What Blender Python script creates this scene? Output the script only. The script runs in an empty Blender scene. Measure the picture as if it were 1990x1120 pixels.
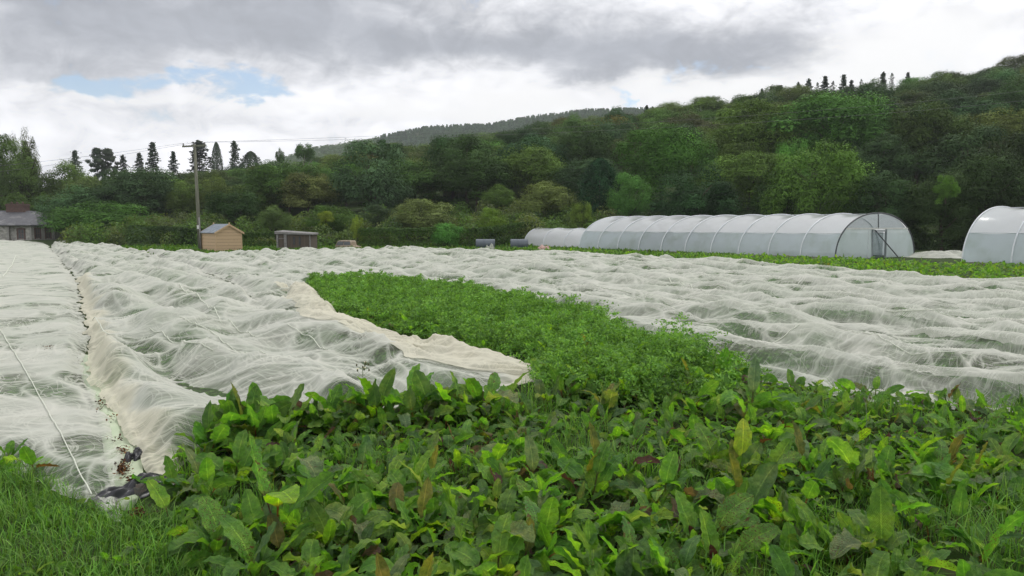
import bpy, bmesh, math, random
import numpy as np
from mathutils import Vector, Matrix

# ------------------------------------------------------------------ camera
S = bpy.context.scene
COL = S.collection
CAMH, F, PITCH = 2.0, 1448.0, math.atan(122 / 1448)
cam_data = bpy.data.cameras.new('camera')
cam_data.sensor_width = 36
cam_data.lens = 36 * F / 1990
cam_data.clip_start = 0.05
cam_data.clip_end = 6000
cam = bpy.data.objects.new('camera', cam_data)
COL.objects.link(cam)
cam.location = (0, 0, CAMH)
cam.rotation_euler = (math.pi / 2 - PITCH, 0, 0)
S.camera = cam

# ------------------------------------------------------------------ view, light
S.view_settings.view_transform = 'Standard'
S.view_settings.look = 'None'
S.view_settings.exposure = 0.0
S.view_settings.gamma = 1
S.cycles.max_bounces = 7
S.cycles.transparent_max_bounces = 16
S.cycles.diffuse_bounces = 3
S.cycles.transmission_bounces = 4
S.cycles.glossy_bounces = 2
S.cycles.volume_bounces = 0
S.cycles.caustics_reflective = False
S.cycles.caustics_refractive = False

SUN_EL, SUN_AZ = math.radians(56), math.radians(38)       # high, ahead and to the right
sd = bpy.data.lights.new('sun', 'SUN')
sd.energy = 1.5
sd.angle = math.radians(14)
sd.color = (1.0, 0.97, 0.92)
sun = bpy.data.objects.new('sun', sd)
COL.objects.link(sun)
sun.rotation_euler = (math.pi / 2 - SUN_EL, 0, -SUN_AZ + math.pi)
sv = Vector((math.sin(SUN_AZ) * math.cos(SUN_EL), math.cos(SUN_AZ) * math.cos(SUN_EL), math.sin(SUN_EL)))
sun.rotation_euler = sv.to_track_quat('Z', 'Y').to_euler()


# ------------------------------------------------------------------ node helper
class G:
    def __init__(s, tree):
        s.t = tree
        s.L = tree.links.new

    def n(s, kind, **kw):
        o = s.t.nodes.new(kind)
        for k, v in kw.items():
            setattr(o, k, v)
        return o

    def put(s, sock, v):
        if v is None:
            return
        if isinstance(v, bpy.types.NodeSocket):
            s.L(v, sock)
        else:
            if sock.type == 'RGBA' and len(v) == 3:
                v = (*v, 1)
            sock.default_value = v

    def m(s, op, a, b=None, c=None, clamp=False):
        o = s.n('ShaderNodeMath', operation=op, use_clamp=clamp)
        for i, v in enumerate((a, b, c)):
            s.put(o.inputs[i], v)
        return o.outputs[0]

    def v(s, op, a, b=None):
        o = s.n('ShaderNodeVectorMath', operation=op)
        s.put(o.inputs[0], a)
        s.put(o.inputs[1], b)
        return o.outputs[0]

    def mix(s, f, a, b, blend='MIX'):
        o = s.n('ShaderNodeMix', data_type='RGBA', blend_type=blend)
        s.put(o.inputs[0], f)
        s.put(o.inputs[6], a)
        s.put(o.inputs[7], b)
        return o.outputs[2]

    def noise(s, vec, scale, detail=3, rough=.55, dist=0, dim='3D'):
        o = s.n('ShaderNodeTexNoise', noise_dimensions=dim)
        s.put(o.inputs['Vector'], vec)
        o.inputs['Scale'].default_value = scale
        o.inputs['Detail'].default_value = detail
        o.inputs['Roughness'].default_value = rough
        o.inputs['Distortion'].default_value = dist
        return o

    def ramp(s, f, lo, hi, a=0.0, b=1.0, smooth=True):
        o = s.n('ShaderNodeMapRange', interpolation_type='SMOOTHSTEP' if smooth else 'LINEAR')
        s.put(o.inputs[0], f)
        for i, v in zip((1, 2, 3, 4), (lo, hi, a, b)):
            s.put(o.inputs[i], v)
        return o.outputs[0]

    def xyz(s, x, y, z):
        o = s.n('ShaderNodeCombineXYZ')
        for i, v in enumerate((x, y, z)):
            s.put(o.inputs[i], v)
        return o.outputs[0]

    def sep(s, v):
        o = s.n('ShaderNodeSeparateXYZ')
        s.put(o.inputs[0], v)
        return o.outputs


# ------------------------------------------------------------------ world: broken cloud over a NISHITA sky
world = bpy.data.worlds.new('World')
S.world = world
world.use_nodes = True
world.node_tree.nodes.clear()
g = G(world.node_tree)
tc = g.n('ShaderNodeTexCoord')
dx, dy, dz = g.sep(tc.outputs['Generated'])
az0 = g.m('ARCTAN2', dx, dy)
el0 = g.m('ARCSINE', dz)
wv = g.noise(g.xyz(g.m('MULTIPLY', az0, 5.0), g.m('MULTIPLY', el0, 12.0), 0.0), 1.0, 5, .6)
wsep = g.sep(wv.outputs['Color'])
az = g.m('ADD', az0, g.m('MULTIPLY', g.m('SUBTRACT', wsep[0], .5), .26))
el = g.m('ADD', el0, g.m('MULTIPLY', g.m('SUBTRACT', wsep[1], .5), .13))


def pix_dir(x, y):
    u, v = (x - 995) / F, -(y - 560) / F
    c, s_ = math.cos(PITCH), math.sin(PITCH)
    d = Vector((u, c + v * s_, -s_ + v * c)).normalized()
    return math.atan2(d.x, d.y), math.asin(d.z)


def blob(x, y, rx, ry, w=1.0):
    a, e = pix_dir(x, y)
    p = g.m('POWER', g.m('ABSOLUTE', g.m('DIVIDE', g.m('SUBTRACT', az, a), rx / F)), 2.0)
    q = g.m('POWER', g.m('ABSOLUTE', g.m('DIVIDE', g.m('SUBTRACT', el, e), ry / F)), 2.0)
    r = g.m('EXPONENT', g.m('MULTIPLY', g.m('ADD', p, q), -1.0))
    return g.m('MULTIPLY', r, w)


def total(items):
    r = items[0]
    for i in items[1:]:
        r = g.m('ADD', r, i)
    return r


dark = total([blob(120, 10, 420, 110, 1.0), blob(620, 20, 330, 90, .85), blob(1000, 95, 300, 55, .75), blob(1380, 85, 280, 62, 1.0),
              blob(1150, 20, 330, 60, .2), blob(1930, 55, 90, 25, .45), blob(100, 140, 150, 38, .45), blob(880, 220, 28, 26, .25),
              blob(400, 240, 300, 20, .16), blob(690, 225, 130, 20, .22), blob(60, 320, 220, 30, .25)])
cn = g.noise(g.xyz(g.m('MULTIPLY', az0, 6.5), g.m('MULTIPLY', el0, 13.0), 3.1), 1.0, 8, .58, .4)
cn2 = g.noise(g.xyz(g.m('MULTIPLY', az0, 18.0), g.m('MULTIPLY', el0, 26.0), 7.7), 1.0, 6, .6, .7)
detail = g.m('ADD', g.m('MULTIPLY', g.m('SUBTRACT', cn.outputs[0], .5), 1.1), g.m('MULTIPLY', g.m('SUBTRACT', cn2.outputs[0], .5), .8))
high = g.ramp(el0, .36, .8, 0.0, .42)                       # the overcast above the frame
greyness = g.m('ADD', g.m('ADD', dark, high), g.m('MULTIPLY', detail, .85), clamp=False)
greyness = g.ramp(greyness, -.25, 1.25)
cloud = g.mix(greyness, (1.30, 1.30, 1.33), (.48, .505, .56))
edge = g.ramp(detail, -.22, .30, 1.04, .86)
cloud = g.mix(1.0, cloud, g.xyz(edge, edge, edge), 'MULTIPLY')
bright = g.ramp(total([blob(1780, 90, 190, 50, 1.0), blob(1500, 175, 300, 30, .8), blob(1300, 150, 200, 28, .5), blob(820, 215, 300, 26, .7), blob(280, 200, 260, 26, .5), blob(1000, 190, 90, 35, .6)]), .15, .9, 0, 1)
cloud = g.mix(bright, cloud, (1.12, 1.12, 1.12))
holes = g.m('ADD', total([blob(225, 165, 62, 24, 1.15), blob(335, 140, 50, 18, .9), blob(470, 155, 62, 36, 1.05), blob(560, 176, 50, 16, .5), blob(1215, 195, 20, 16, .6)]),
            g.m('MULTIPLY', detail, 1.9))
holes = g.ramp(holes, .28, .85, 0.0, .95)
sky = g.n('ShaderNodeTexSky', sky_type='NISHITA', sun_disc=False, sun_elevation=SUN_EL, sun_rotation=SUN_AZ)
blue = sky.outputs[0]
bgc = g.n('ShaderNodeBackground')
g.put(bgc.inputs[0], cloud)
bgc.inputs[1].default_value = 1.0
bgs = g.n('ShaderNodeBackground')
g.put(bgs.inputs[0], blue)
bgs.inputs[1].default_value = .15
mx = g.n('ShaderNodeMixShader')
g.put(mx.inputs[0], holes)
g.L(bgc.outputs[0], mx.inputs[1])
g.L(bgs.outputs[0], mx.inputs[2])
wo = g.n('ShaderNodeOutputWorld')
g.L(mx.outputs[0], wo.inputs[0])


# ------------------------------------------------------------------ small maths
def ray(x, y):
    u, v = (x - 995) / F, -(y - 560) / F
    c, s_ = math.cos(PITCH), math.sin(PITCH)
    return u, c + v * s_, -s_ + v * c


def P(x, y, z=0.0):
    """where the sight line of a photo point meets the level z"""
    a, b, c = ray(x, y)
    k = (z - CAMH) / c
    return (a * k, b * k)


def at(x, y, Y):
    """the point at depth Y on that sight line"""
    a, b, c = ray(x, y)
    k = Y / b
    return (a * k, Y, CAMH + c * k)


def _h(ix, iy, seed):
    h = (ix.astype(np.int64) * 374761393 + iy.astype(np.int64) * 668265263 + seed * 1442695041) & 0x7fffffff
    h = ((h ^ (h >> 13)) * 1274126177) & 0x7fffffff
    return (h ^ (h >> 16)) & 0xffff


def perlin(x, y, seed=0):
    x = np.asarray(x, float); y = np.asarray(y, float)
    ix, iy = np.floor(x), np.floor(y)
    fx, fy = x - ix, y - iy
    ix = ix.astype(np.int64); iy = iy.astype(np.int64)
    u = fx * fx * fx * (fx * (fx * 6 - 15) + 10)
    v = fy * fy * fy * (fy * (fy * 6 - 15) + 10)

    def gr(a, b, px, py):
        th = _h(a, b, seed) * (2 * math.pi / 65536)
        return np.cos(th) * px + np.sin(th) * py
    a = gr(ix, iy, fx, fy); b = gr(ix + 1, iy, fx - 1, fy)
    c = gr(ix, iy + 1, fx, fy - 1); d = gr(ix + 1, iy + 1, fx - 1, fy - 1)
    return (a + (b - a) * u + (c - a) * v + (a - b - c + d) * u * v) * 1.5


def sstep(a, b, x):
    t = np.clip((x - a) / (b - a), 0, 1)
    return t * t * (3 - 2 * t)


def poly_dist(X, Y, poly):
    """signed distance (+ inside) to a closed polygon and the nearest boundary point"""
    best = np.full(X.shape, 1e18); nx = X.copy(); ny = Y.copy(); ins = np.zeros(X.shape, bool)
    n = len(poly)
    for i in range(n):
        x0, y0 = poly[i]; x1, y1 = poly[(i + 1) % n]
        ex, ey = x1 - x0, y1 - y0
        t = np.clip(((X - x0) * ex + (Y - y0) * ey) / (ex * ex + ey * ey + 1e-12), 0, 1)
        qx, qy = x0 + t * ex, y0 + t * ey
        d = (X - qx) ** 2 + (Y - qy) ** 2
        w = d < best
        best = np.where(w, d, best); nx = np.where(w, qx, nx); ny = np.where(w, qy, ny)
        cr = ((y0 > Y) != (y1 > Y)) & (X < ex * (Y - y0) / (ey if abs(ey) > 1e-12 else 1e-12) + x0)
        ins ^= cr
    d = np.sqrt(best)
    return np.where(ins, d, -d), nx, ny


def line_dist(X, Y, line):
    best = np.full(X.shape, 1e18)
    for (x0, y0), (x1, y1) in zip(line, line[1:]):
        ex, ey = x1 - x0, y1 - y0
        t = np.clip(((X - x0) * ex + (Y - y0) * ey) / (ex * ex + ey * ey + 1e-12), 0, 1)
        best = np.minimum(best, (X - x0 - t * ex) ** 2 + (Y - y0 - t * ey) ** 2)
    return np.sqrt(best)


def smooth_poly(poly, it=2):
    for _ in range(it):
        q = []
        n = len(poly)
        for i in range(n):
            a = poly[i]; b = poly[(i + 1) % n]
            q.append((a[0] * .75 + b[0] * .25, a[1] * .75 + b[1] * .25))
            q.append((a[0] * .25 + b[0] * .75, a[1] * .25 + b[1] * .75))
        poly = q
    return poly


# ------------------------------------------------------------------ object helpers
def np_mesh(name, V, Fc, mat, smooth=False, attrs=None, uv=None, normals=None):
    """V: n x 3, Fc: list of int arrays (each m x k), attrs: {name: n x 4 or n}"""
    if not isinstance(Fc, list):
        Fc = [Fc]
    Fc = [np.asarray(f, np.int32) for f in Fc if len(f)]
    me = bpy.data.meshes.new(name)
    V = np.asarray(V, np.float32)
    me.vertices.add(len(V))
    me.vertices.foreach_set('co', V.ravel())
    loops = np.concatenate([f.ravel() for f in Fc])
    sizes = np.concatenate([np.full(len(f), f.shape[1], np.int32) for f in Fc])
    me.loops.add(len(loops))
    me.loops.foreach_set('vertex_index', loops)
    me.polygons.add(len(sizes))
    me.polygons.foreach_set('loop_start', np.concatenate([[0], np.cumsum(sizes)[:-1]]).astype(np.int32))
    if smooth:
        me.polygons.foreach_set('use_smooth', np.ones(len(sizes), bool))
    if uv is not None:
        l = me.uv_layers.new(name='uv')
        l.data.foreach_set('uv', np.asarray(uv, np.float32)[loops].ravel())
    for k, a in (attrs or {}).items():
        a = np.asarray(a, np.float32)
        if a.ndim == 1:
            at_ = me.attributes.new(k, 'FLOAT', 'POINT')
            at_.data.foreach_set('value', a)
        else:
            at_ = me.attributes.new(k, 'FLOAT_COLOR', 'POINT')
            at_.data.foreach_set('color', a.ravel())
    me.update(calc_edges=True)
    if normals is not None:
        me.normals_split_custom_set_from_vertices(np.asarray(normals, np.float32).tolist())
    if mat:
        me.materials.append(mat)
    return me


def link(name, me, parent=None, loc=None):
    o = bpy.data.objects.new(name, me)
    COL.objects.link(o)
    if parent:
        o.parent = parent
    if loc is not None:
        o.location = loc
    return o


def tag(o, label=None, cat=None, group=None, kind=None):
    if label: o['label'] = label
    if cat: o['category'] = cat
    if group: o['group'] = group
    if kind: o['kind'] = kind
    return o


def thing(name, label, cat, loc=(0, 0, 0), rz=0.0, group=None):
    o = bpy.data.objects.new(name, None)
    o.empty_display_size = .3
    COL.objects.link(o)
    o.location = loc
    o.rotation_euler = (0, 0, rz)
    return tag(o, label, cat, group)


class MB:
    """gathers boxes, tubes and sheets into one mesh"""
    def __init__(s):
        s.V = []; s.F = []

    def add(s, vs, fs):
        k = len(s.V)
        s.V += [tuple(v) for v in vs]
        s.F += [tuple(i + k for i in f) for f in fs]

    def box(s, x0, x1, y0, y1, z0, z1, M=None):
        vs = [Vector((x, y, z)) for x in (x0, x1) for y in (y0, y1) for z in (z0, z1)]
        if M: vs = [M @ v for v in vs]
        s.add(vs, [(0, 1, 3, 2), (4, 6, 7, 5), (0, 4, 5, 1), (2, 3, 7, 6), (0, 2, 6, 4), (1, 5, 7, 3)])

    def tube(s, pts, r, n=8, cap=True):
        pts = [Vector(p) for p in pts]
        rs = r if isinstance(r, (list, tuple)) else [r] * len(pts)
        up = None
        rings = []
        for i, p in enumerate(pts):
            t = (pts[min(i + 1, len(pts) - 1)] - pts[max(i - 1, 0)]).normalized()
            if up is None:
                up = Vector((0, 0, 1)) if abs(t.z) < .9 else Vector((1, 0, 0))
            a = t.cross(up).normalized()
            b = a.cross(t).normalized()
            up = b
            rings.append([p + (a * math.cos(2 * math.pi * k / n) + b * math.sin(2 * math.pi * k / n)) * rs[i] for k in range(n)])
        vs = [v for r_ in rings for v in r_]
        fs = []
        for i in range(len(pts) - 1):
            for k in range(n):
                fs.append((i * n + k, i * n + (k + 1) % n, (i + 1) * n + (k + 1) % n, (i + 1) * n + k))
        if cap:
            fs.append(tuple(range(n - 1, -1, -1)))
            fs.append(tuple((len(pts) - 1) * n + k for k in range(n)))
        s.add(vs, fs)

    def build(s, name, mat, parent=None, smooth=False, bevel=0):
        me = bpy.data.meshes.new(name)
        me.from_pydata(s.V, [], s.F)
        if bevel:
            bm = bmesh.new(); bm.from_mesh(me)
            bmesh.ops.bevel(bm, geom=[e for e in bm.edges], offset=bevel, segments=1, affect='EDGES', clamp_overlap=True)
            bm.to_mesh(me); bm.free()
        if smooth:
            for p in me.polygons: p.use_smooth = True
        me.materials.append(mat)
        me.update()
        return link(name, me, parent)


# ------------------------------------------------------------------ materials
def new_mat(name):
    m = bpy.data.materials.new(name)
    m.use_nodes = True
    m.node_tree.nodes.clear()
    return m, G(m.node_tree)


def out(g, sh, disp=None):
    o = g.n('ShaderNodeOutputMaterial')
    g.L(sh, o.inputs[0])


def princ(g, col, rough=.6, spec=.4, metal=0.0, bump=None, bstr=.3, bdist=.02, normal=None):
    b = g.n('ShaderNodeBsdfPrincipled')
    g.put(b.inputs['Base Color'], col)
    g.put(b.inputs['Roughness'], rough)
    g.put(b.inputs['Specular IOR Level'], spec)
    g.put(b.inputs['Metallic'], metal)
    if bump is not None:
        bn = g.n('ShaderNodeBump')
        bn.inputs['Strength'].default_value = bstr
        bn.inputs['Distance'].default_value = bdist
        g.put(bn.inputs['Height'], bump)
        g.L(bn.outputs[0], b.inputs['Normal'])
    return b.outputs[0]


def simple_mat(name, c1, c2, scale=8, rough=.7, spec=.3, stretch=(1, 1, 1), bstr=.2, metal=0.0, bdist=.02):
    m, g = new_mat(name)
    t = g.n('ShaderNodeTexCoord')
    vec = g.v('MULTIPLY', t.outputs['Object'], stretch)
    nz = g.noise(vec, scale, 5, .6)
    col = g.mix(g.ramp(nz.outputs[0], .3, .7), c1, c2)
    out(g, princ(g, col, rough, spec, metal, bump=nz.outputs[0], bstr=bstr, bdist=bdist))
    return m


def leaf_mat(name, trans=.32, rough=.5, spec=.35, use_obj=True, attr='tint', vary=.25):
    """small leaves: colour from the object or from the 'tint' attribute, a little light through them"""
    m, g = new_mat(name)
    a = g.n('ShaderNodeAttribute', attribute_name=attr)
    if use_obj:
        oi = g.n('ShaderNodeObjectInfo')
        col = g.mix(1.0, oi.outputs['Color'], a.outputs['Color'], 'MULTIPLY')
    else:
        col = a.outputs['Color']
    geo = g.n('ShaderNodeNewGeometry')
    nz = g.noise(geo.outputs['Position'], .35 if use_obj else 2.0, 3)
    k = g.ramp(nz.outputs[0], .3, .7, 1 - vary, 1 + vary)
    col = g.mix(1.0, col, g.xyz(k, k, g.m('MULTIPLY', k, .9)), 'MULTIPLY')
    p = princ(g, col, rough, spec)
    tr = g.n('ShaderNodeBsdfTranslucent')
    g.put(tr.inputs[0], g.mix(1.0, col, (1.5, 1.45, .5), 'MULTIPLY'))
    mx = g.n('ShaderNodeMixShader')
    mx.inputs[0].default_value = trans
    g.L(p, mx.inputs[1]); g.L(tr.outputs[0], mx.inputs[2])
    out(g, mx.outputs[0])
    return m


M_LEAF = leaf_mat('tree_leaves', .14, .75, .1)
M_FERN = leaf_mat('soft_leaves', .35, .6, .2, use_obj=False)
M_BARK = simple_mat('bark', (.035, .028, .02), (.11, .09, .07), 3, .9, .1, (1, 1, .3), .5)
M_PALEBARK = simple_mat('pale_bark', (.13, .12, .10), (.3, .28, .25), 3, .85, .15, (1, 1, .3), .4)


def dock_mat():
    m, g = new_mat('dock_leaf')
    a = g.n('ShaderNodeAttribute', attribute_name='tint')
    oi = g.n('ShaderNodeObjectInfo')
    uvn = g.n('ShaderNodeUVMap')
    ux, uy, _ = g.sep(uvn.outputs[0])
    au = g.m('ABSOLUTE', g.m('SUBTRACT', ux, .5))            # 0 at the midrib, .5 at the margin
    geo = g.n('ShaderNodeNewGeometry')
    pos = geo.outputs['Position']
    base = g.mix(1.0, a.outputs['Color'], oi.outputs['Color'], 'MULTIPLY')
    nz = g.noise(pos, 9, 4, .6)
    nf = g.noise(pos, 48, 4, .7)
    k = g.m('MULTIPLY', g.ramp(nz.outputs[0], .3, .7, .72, 1.25), g.ramp(nf.outputs[0], .3, .7, .80, 1.2))
    base = g.mix(1.0, base, g.xyz(g.m('MULTIPLY', k, g.ramp(nz.outputs[0], .35, .7, .9, 1.25)), k, k), 'MULTIPLY')
    # side veins leave the midrib at an angle
    vp = g.m('SUBTRACT', g.m('MULTIPLY', uy, 60.0), g.m('MULTIPLY', au, 42.0))
    vein = g.m('POWER', g.m('ABSOLUTE', g.m('SINE', vp)), 10.0)
    vein = g.m('MULTIPLY', vein, g.ramp(au, .02, .45, .8, .25))
    rib = g.ramp(au, .018, .045, 1.0, 0.0)
    vm = g.m('MAXIMUM', g.m('MULTIPLY', vein, .28), g.m('MULTIPLY', rib, .75))
    base = g.mix(vm, base, g.mix(1.0, base, (2.0, 1.7, 1.8), 'MULTIPLY'))
    # rust spots and eaten, browned patches
    vo = g.n('ShaderNodeTexVoronoi')
    g.put(vo.inputs['Vector'], g.v('ADD', pos, g.v('MULTIPLY', nz.outputs['Color'], (.02, .02, .02))))
    vo.inputs['Scale'].default_value = 85
    s1 = g.ramp(vo.outputs['Distance'], .22, .36, 1.0, 0.0)
    nb = g.noise(pos, 16, 3, .65)
    thr = g.m('SUBTRACT', .86, g.m('MULTIPLY', a.outputs['Alpha'], .25))
    patch = g.ramp(nb.outputs[0], thr, g.m('ADD', thr, .06), 0.0, 1.0)
    nb2 = g.noise(pos, 7, 2, .5)
    s1 = g.m('MULTIPLY', s1, g.ramp(nb2.outputs[0], g.m('SUBTRACT', .85, g.m('MULTIPLY', a.outputs['Alpha'], .5)), g.m('SUBTRACT', .92, g.m('MULTIPLY', a.outputs['Alpha'], .5))))
    sp = g.m('MAXIMUM', g.m('MULTIPLY', patch, .85), g.m('MULTIPLY', s1, .9))
    base = g.mix(sp, base, g.mix(nb.outputs[0], (.05, .016, .01), (.22, .08, .035)))
    hgt = g.m('ADD', g.m('ADD', g.m('MULTIPLY', vein, -1.0), g.m('MULTIPLY', nf.outputs[0], 1.2)), g.m('MULTIPLY', g.noise(pos, 22, 2).outputs[0], 3.0))
    p = princ(g, base, g.ramp(nf.outputs[0], .3, .7, .42, .66), .42, bump=hgt, bstr=1.0, bdist=.011)
    tr = g.n('ShaderNodeBsdfTranslucent')
    g.put(tr.inputs[0], g.mix(1.0, base, (1.35, 1.55, .40), 'MULTIPLY'))
    mx = g.n('ShaderNodeMixShader')
    mx.inputs[0].default_value = .42
    g.L(p, mx.inputs[1]); g.L(tr.outputs[0], mx.inputs[2])
    out(g, mx.outputs[0])
    return m


M_DOCK = dock_mat()


def net_mat():
    """fine woven mesh: the more edge-on the weave, the more thread lies across the view"""
    m, g = new_mat('crop_netting')
    fold = g.n('ShaderNodeAttribute', attribute_name='fold').outputs['Fac']
    cream = g.n('ShaderNodeAttribute', attribute_name='cream').outputs['Fac']
    thin = g.n('ShaderNodeAttribute', attribute_name='thin').outputs['Fac']
    geo = g.n('ShaderNodeNewGeometry')
    pos = geo.outputs['Position']
    nz = g.noise(g.v('MULTIPLY', pos, (1, 1, 2)), 1.3, 5, .6)
    col = g.mix(g.ramp(nz.outputs[0], .3, .7), (.615, .625, .555), (.735, .73, .655))
    stain = g.noise(g.v('MULTIPLY', pos, (1, 1, 1)), .55, 4, .6)
    col = g.mix(g.ramp(stain.outputs[0], .45, .72, 0, .55), col, (.53, .56, .47))
    col = g.mix(g.m('MULTIPLY', cream, .8, clamp=True), col, (.75, .71, .56))
    dirt = g.ramp(g.noise(pos, 4.0, 6, .7).outputs[0], .55, .8, 0, .35)
    col = g.mix(dirt, col, (.42, .40, .33))
    dot = g.n('ShaderNodeVectorMath', operation='DOT_PRODUCT')
    g.L(geo.outputs['Normal'], dot.inputs[0]); g.L(geo.outputs['Incoming'], dot.inputs[1])
    c = g.m('MAXIMUM', g.m('ABSOLUTE', dot.outputs['Value']), .06)
    # drawn threads: long thin streaks where the weave bunches
    vt = g.n('ShaderNodeVectorRotate', rotation_type='Z_AXIS')
    g.put(vt.inputs['Vector'], pos); vt.inputs['Angle'].default_value = .9273
    wpn = g.noise(pos, .8, 2)
    vr = g.v('ADD', vt.outputs[0], g.v('MULTIPLY', g.v('SUBTRACT', wpn.outputs['Color'], (.5, .5, .5)), (.9, .9, 0)))

    def streak(sx_, sy_, w, lo):
        q = g.noise(g.v('MULTIPLY', vr, (sx_, sy_, .01)), 1.0, 2, .5)
        r_ = g.m('ABSOLUTE', g.m('SUBTRACT', q.outputs[0], .5))
        return g.m('MULTIPLY', g.ramp(r_, 0.0, lo, 1.0, 0.0), w)
    st = g.m('ADD', g.m('ADD', streak(9, .6, .50, .024), streak(.8, 7, .42, .022)), streak(30, 2.5, .20, .06))
    T = g.m('SUBTRACT', g.m('ADD', .79, g.m('MULTIPLY', thin, .22)), g.m('ADD', g.m('ADD', g.m('MULTIPLY', fold, .42), g.m('MULTIPLY', st, .42)), g.m('MULTIPLY', cream, .28)))
    T = g.m('MINIMUM', T, .95)
    T = g.m('MAXIMUM', T, .02)
    tr = g.m('POWER', T, g.m('DIVIDE', 1.0, c))
    op = g.m('SUBTRACT', 1.0, tr, clamp=True)
    fine = g.noise(g.v('MULTIPLY', pos, (1, 1, 1)), 30, 3, .7)
    d = g.n('ShaderNodeBsdfDiffuse')
    g.put(d.inputs[0], col)
    bn = g.n('ShaderNodeBump')
    bn.inputs['Strength'].default_value = .25
    bn.inputs['Distance'].default_value = .01
    g.put(bn.inputs['Height'], g.m('ADD', fine.outputs[0], g.m('MULTIPLY', st, .8)))
    g.L(bn.outputs[0], d.inputs['Normal'])
    tl = g.n('ShaderNodeBsdfTranslucent')
    g.put(tl.inputs[0], col)
    mx = g.n('ShaderNodeMixShader')
    mx.inputs[0].default_value = .3
    g.L(d.outputs[0], mx.inputs[1]); g.L(tl.outputs[0], mx.inputs[2])
    tp = g.n('ShaderNodeBsdfTransparent')
    m2 = g.n('ShaderNodeMixShader')
    g.L(op, m2.inputs[0])
    g.L(tp.outputs[0], m2.inputs[1]); g.L(mx.outputs[0], m2.inputs[2])
    out(g, m2.outputs[0])
    return m


M_NET = net_mat()


def ground_mat():
    m, g = new_mat('soil_and_turf')
    geo = g.n('ShaderNodeNewGeometry')
    pos = geo.outputs['Position']
    n1 = g.noise(pos, .5, 6, .65)
    n2 = g.noise(pos, 6, 6, .7)
    col = g.mix(g.ramp(n1.outputs[0], .35, .65), (.035, .055, .018), (.05, .085, .022))
    col = g.mix(g.ramp(n2.outputs[0], .5, .75), col, (.06, .045, .03))
    out(g, princ(g, col, .95, .1, bump=n2.outputs[0], bstr=.8, bdist=.05))
    return m


M_GROUND = ground_mat()

# ------------------------------------------------------------------ the lie of the land
SKY_X = np.array([-900, -400, 0, 100, 200, 300, 420, 500, 560, 650, 740, 800, 900, 1000, 1080, 1150, 1230, 1300, 1350, 1400, 1450, 1500, 1560, 1650, 1720, 1800, 1850, 1900, 1950, 1990, 2400, 3000.])
SKY_Y = np.array([330, 335, 345, 345, 336, 326, 318, 312, 306, 300, 288, 284, 268, 254, 240, 228, 216, 207, 197, 187, 182, 178, 170, 162, 157, 144, 132, 127, 120, 110, 60, 40.])
Y0, YR = 66.0, 168.0
TREE = 7.0


def land(X, Y):
    X = np.asarray(X, float); Y = np.asarray(Y, float)
    a = X / np.maximum(Y, 20.)
    ys = np.interp(995 + a * F, SKY_X, SKY_Y)
    top = CAMH + (438 - ys) / F * YR - TREE
    y0 = np.interp(995 + a * F, [120, 250], [104., Y0])
    fr = np.clip((Y - y0) / (YR - y0), 0, 1) ** 1.05
    back = 1 - .5 * sstep(YR + 10, YR + 250, Y)
    h = fr * np.maximum(top, 0) * back
    h = h + perlin(X / 23., Y / 23., 3) * .5 * np.clip((Y - 75) / 40, 0, 1)
    near = perlin(X / 1.7, Y / 1.7, 5) * .03 * (1 - np.clip((Y - 30) / 30, 0, 1))
    return h + near


# ground: one sheet out to the horizon, finer near the camera
na, nr = 260, 330
ang = np.linspace(-math.pi, math.pi, na + 1)
ang = np.sign(ang) * np.abs(ang / math.pi) ** 1.8 * math.pi
rad = np.geomspace(1.2, 1300, nr)
A, R = np.meshgrid(ang, rad)
GX, GY = R * np.sin(A), R * np.cos(A)
GZ = land(GX, GY)
GZ = np.where(GY < 5, np.clip(GZ, -.1, .1), GZ)
V = np.stack([GX, GY, GZ], -1).reshape(-1, 3)
w = na + 1
idx = np.arange(nr - 1)[:, None] * w + np.arange(na)[None]
Fq = np.stack([idx, idx + 1, idx + w + 1, idx + w], -1).reshape(-1, 4)
V = np.vstack([V, [[0, 0, 0]]])
c0 = len(V) - 1
ft = np.stack([np.full(na, c0), np.arange(na) + 1, np.arange(na)], -1)
tag(link('ground', np_mesh('ground', V, [Fq[:, ::-1], ft[:, ::-1]], M_GROUND, True)), kind='structure')

rng = np.random.default_rng(7)


# ------------------------------------------------------------------ crop nets
def px_poly(pts, z=.12):
    return [P(x, y, z) for x, y in pts]


LEFT_EDGE = [(244, 985), (238, 930), (243, 885), (228, 840), (196, 775), (168, 720), (163, 690), (172, 655), (160, 610), (152, 570), (150, 542), (132, 522), (112, 497), (97, 480)]
polyA = px_poly([(-700, 760), (-300, 815), (-60, 868), (40, 905), (95, 925), (150, 950), (200, 985), (232, 1003)] + LEFT_EDGE[1:] + [(80, 470), (-60, 471), (-500, 482), (-900, 520)])
B_CREAM = [(1092, 724), (1046, 708), (1000, 697), (925, 684), (880, 668), (836, 668), (790, 655), (760, 644), (716, 634), (690, 632), (660, 610), (634, 585), (618, 568), (596, 556), (560, 556)]
B_LEFT = [(97, 478), (112, 497), (135, 520), (153, 540), (156, 570), (162, 608), (174, 652), (167, 690), (172, 718), (203, 770), (245, 832), (268, 872), (296, 902)]
B_SOUTH = [(312, 922), (334, 915), (348, 895), (370, 868), (440, 835), (520, 815), (620, 800), (720, 792), (830, 772), (930, 756), (1010, 741), (1060, 733)]
polyB = px_poly(B_LEFT + B_SOUTH + B_CREAM + [(525, 592), (500, 580), (467, 562), (425, 540), (380, 522), (330, 508), (290, 497), (262, 489), (240, 482), (170, 476), (110, 471)])
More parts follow.
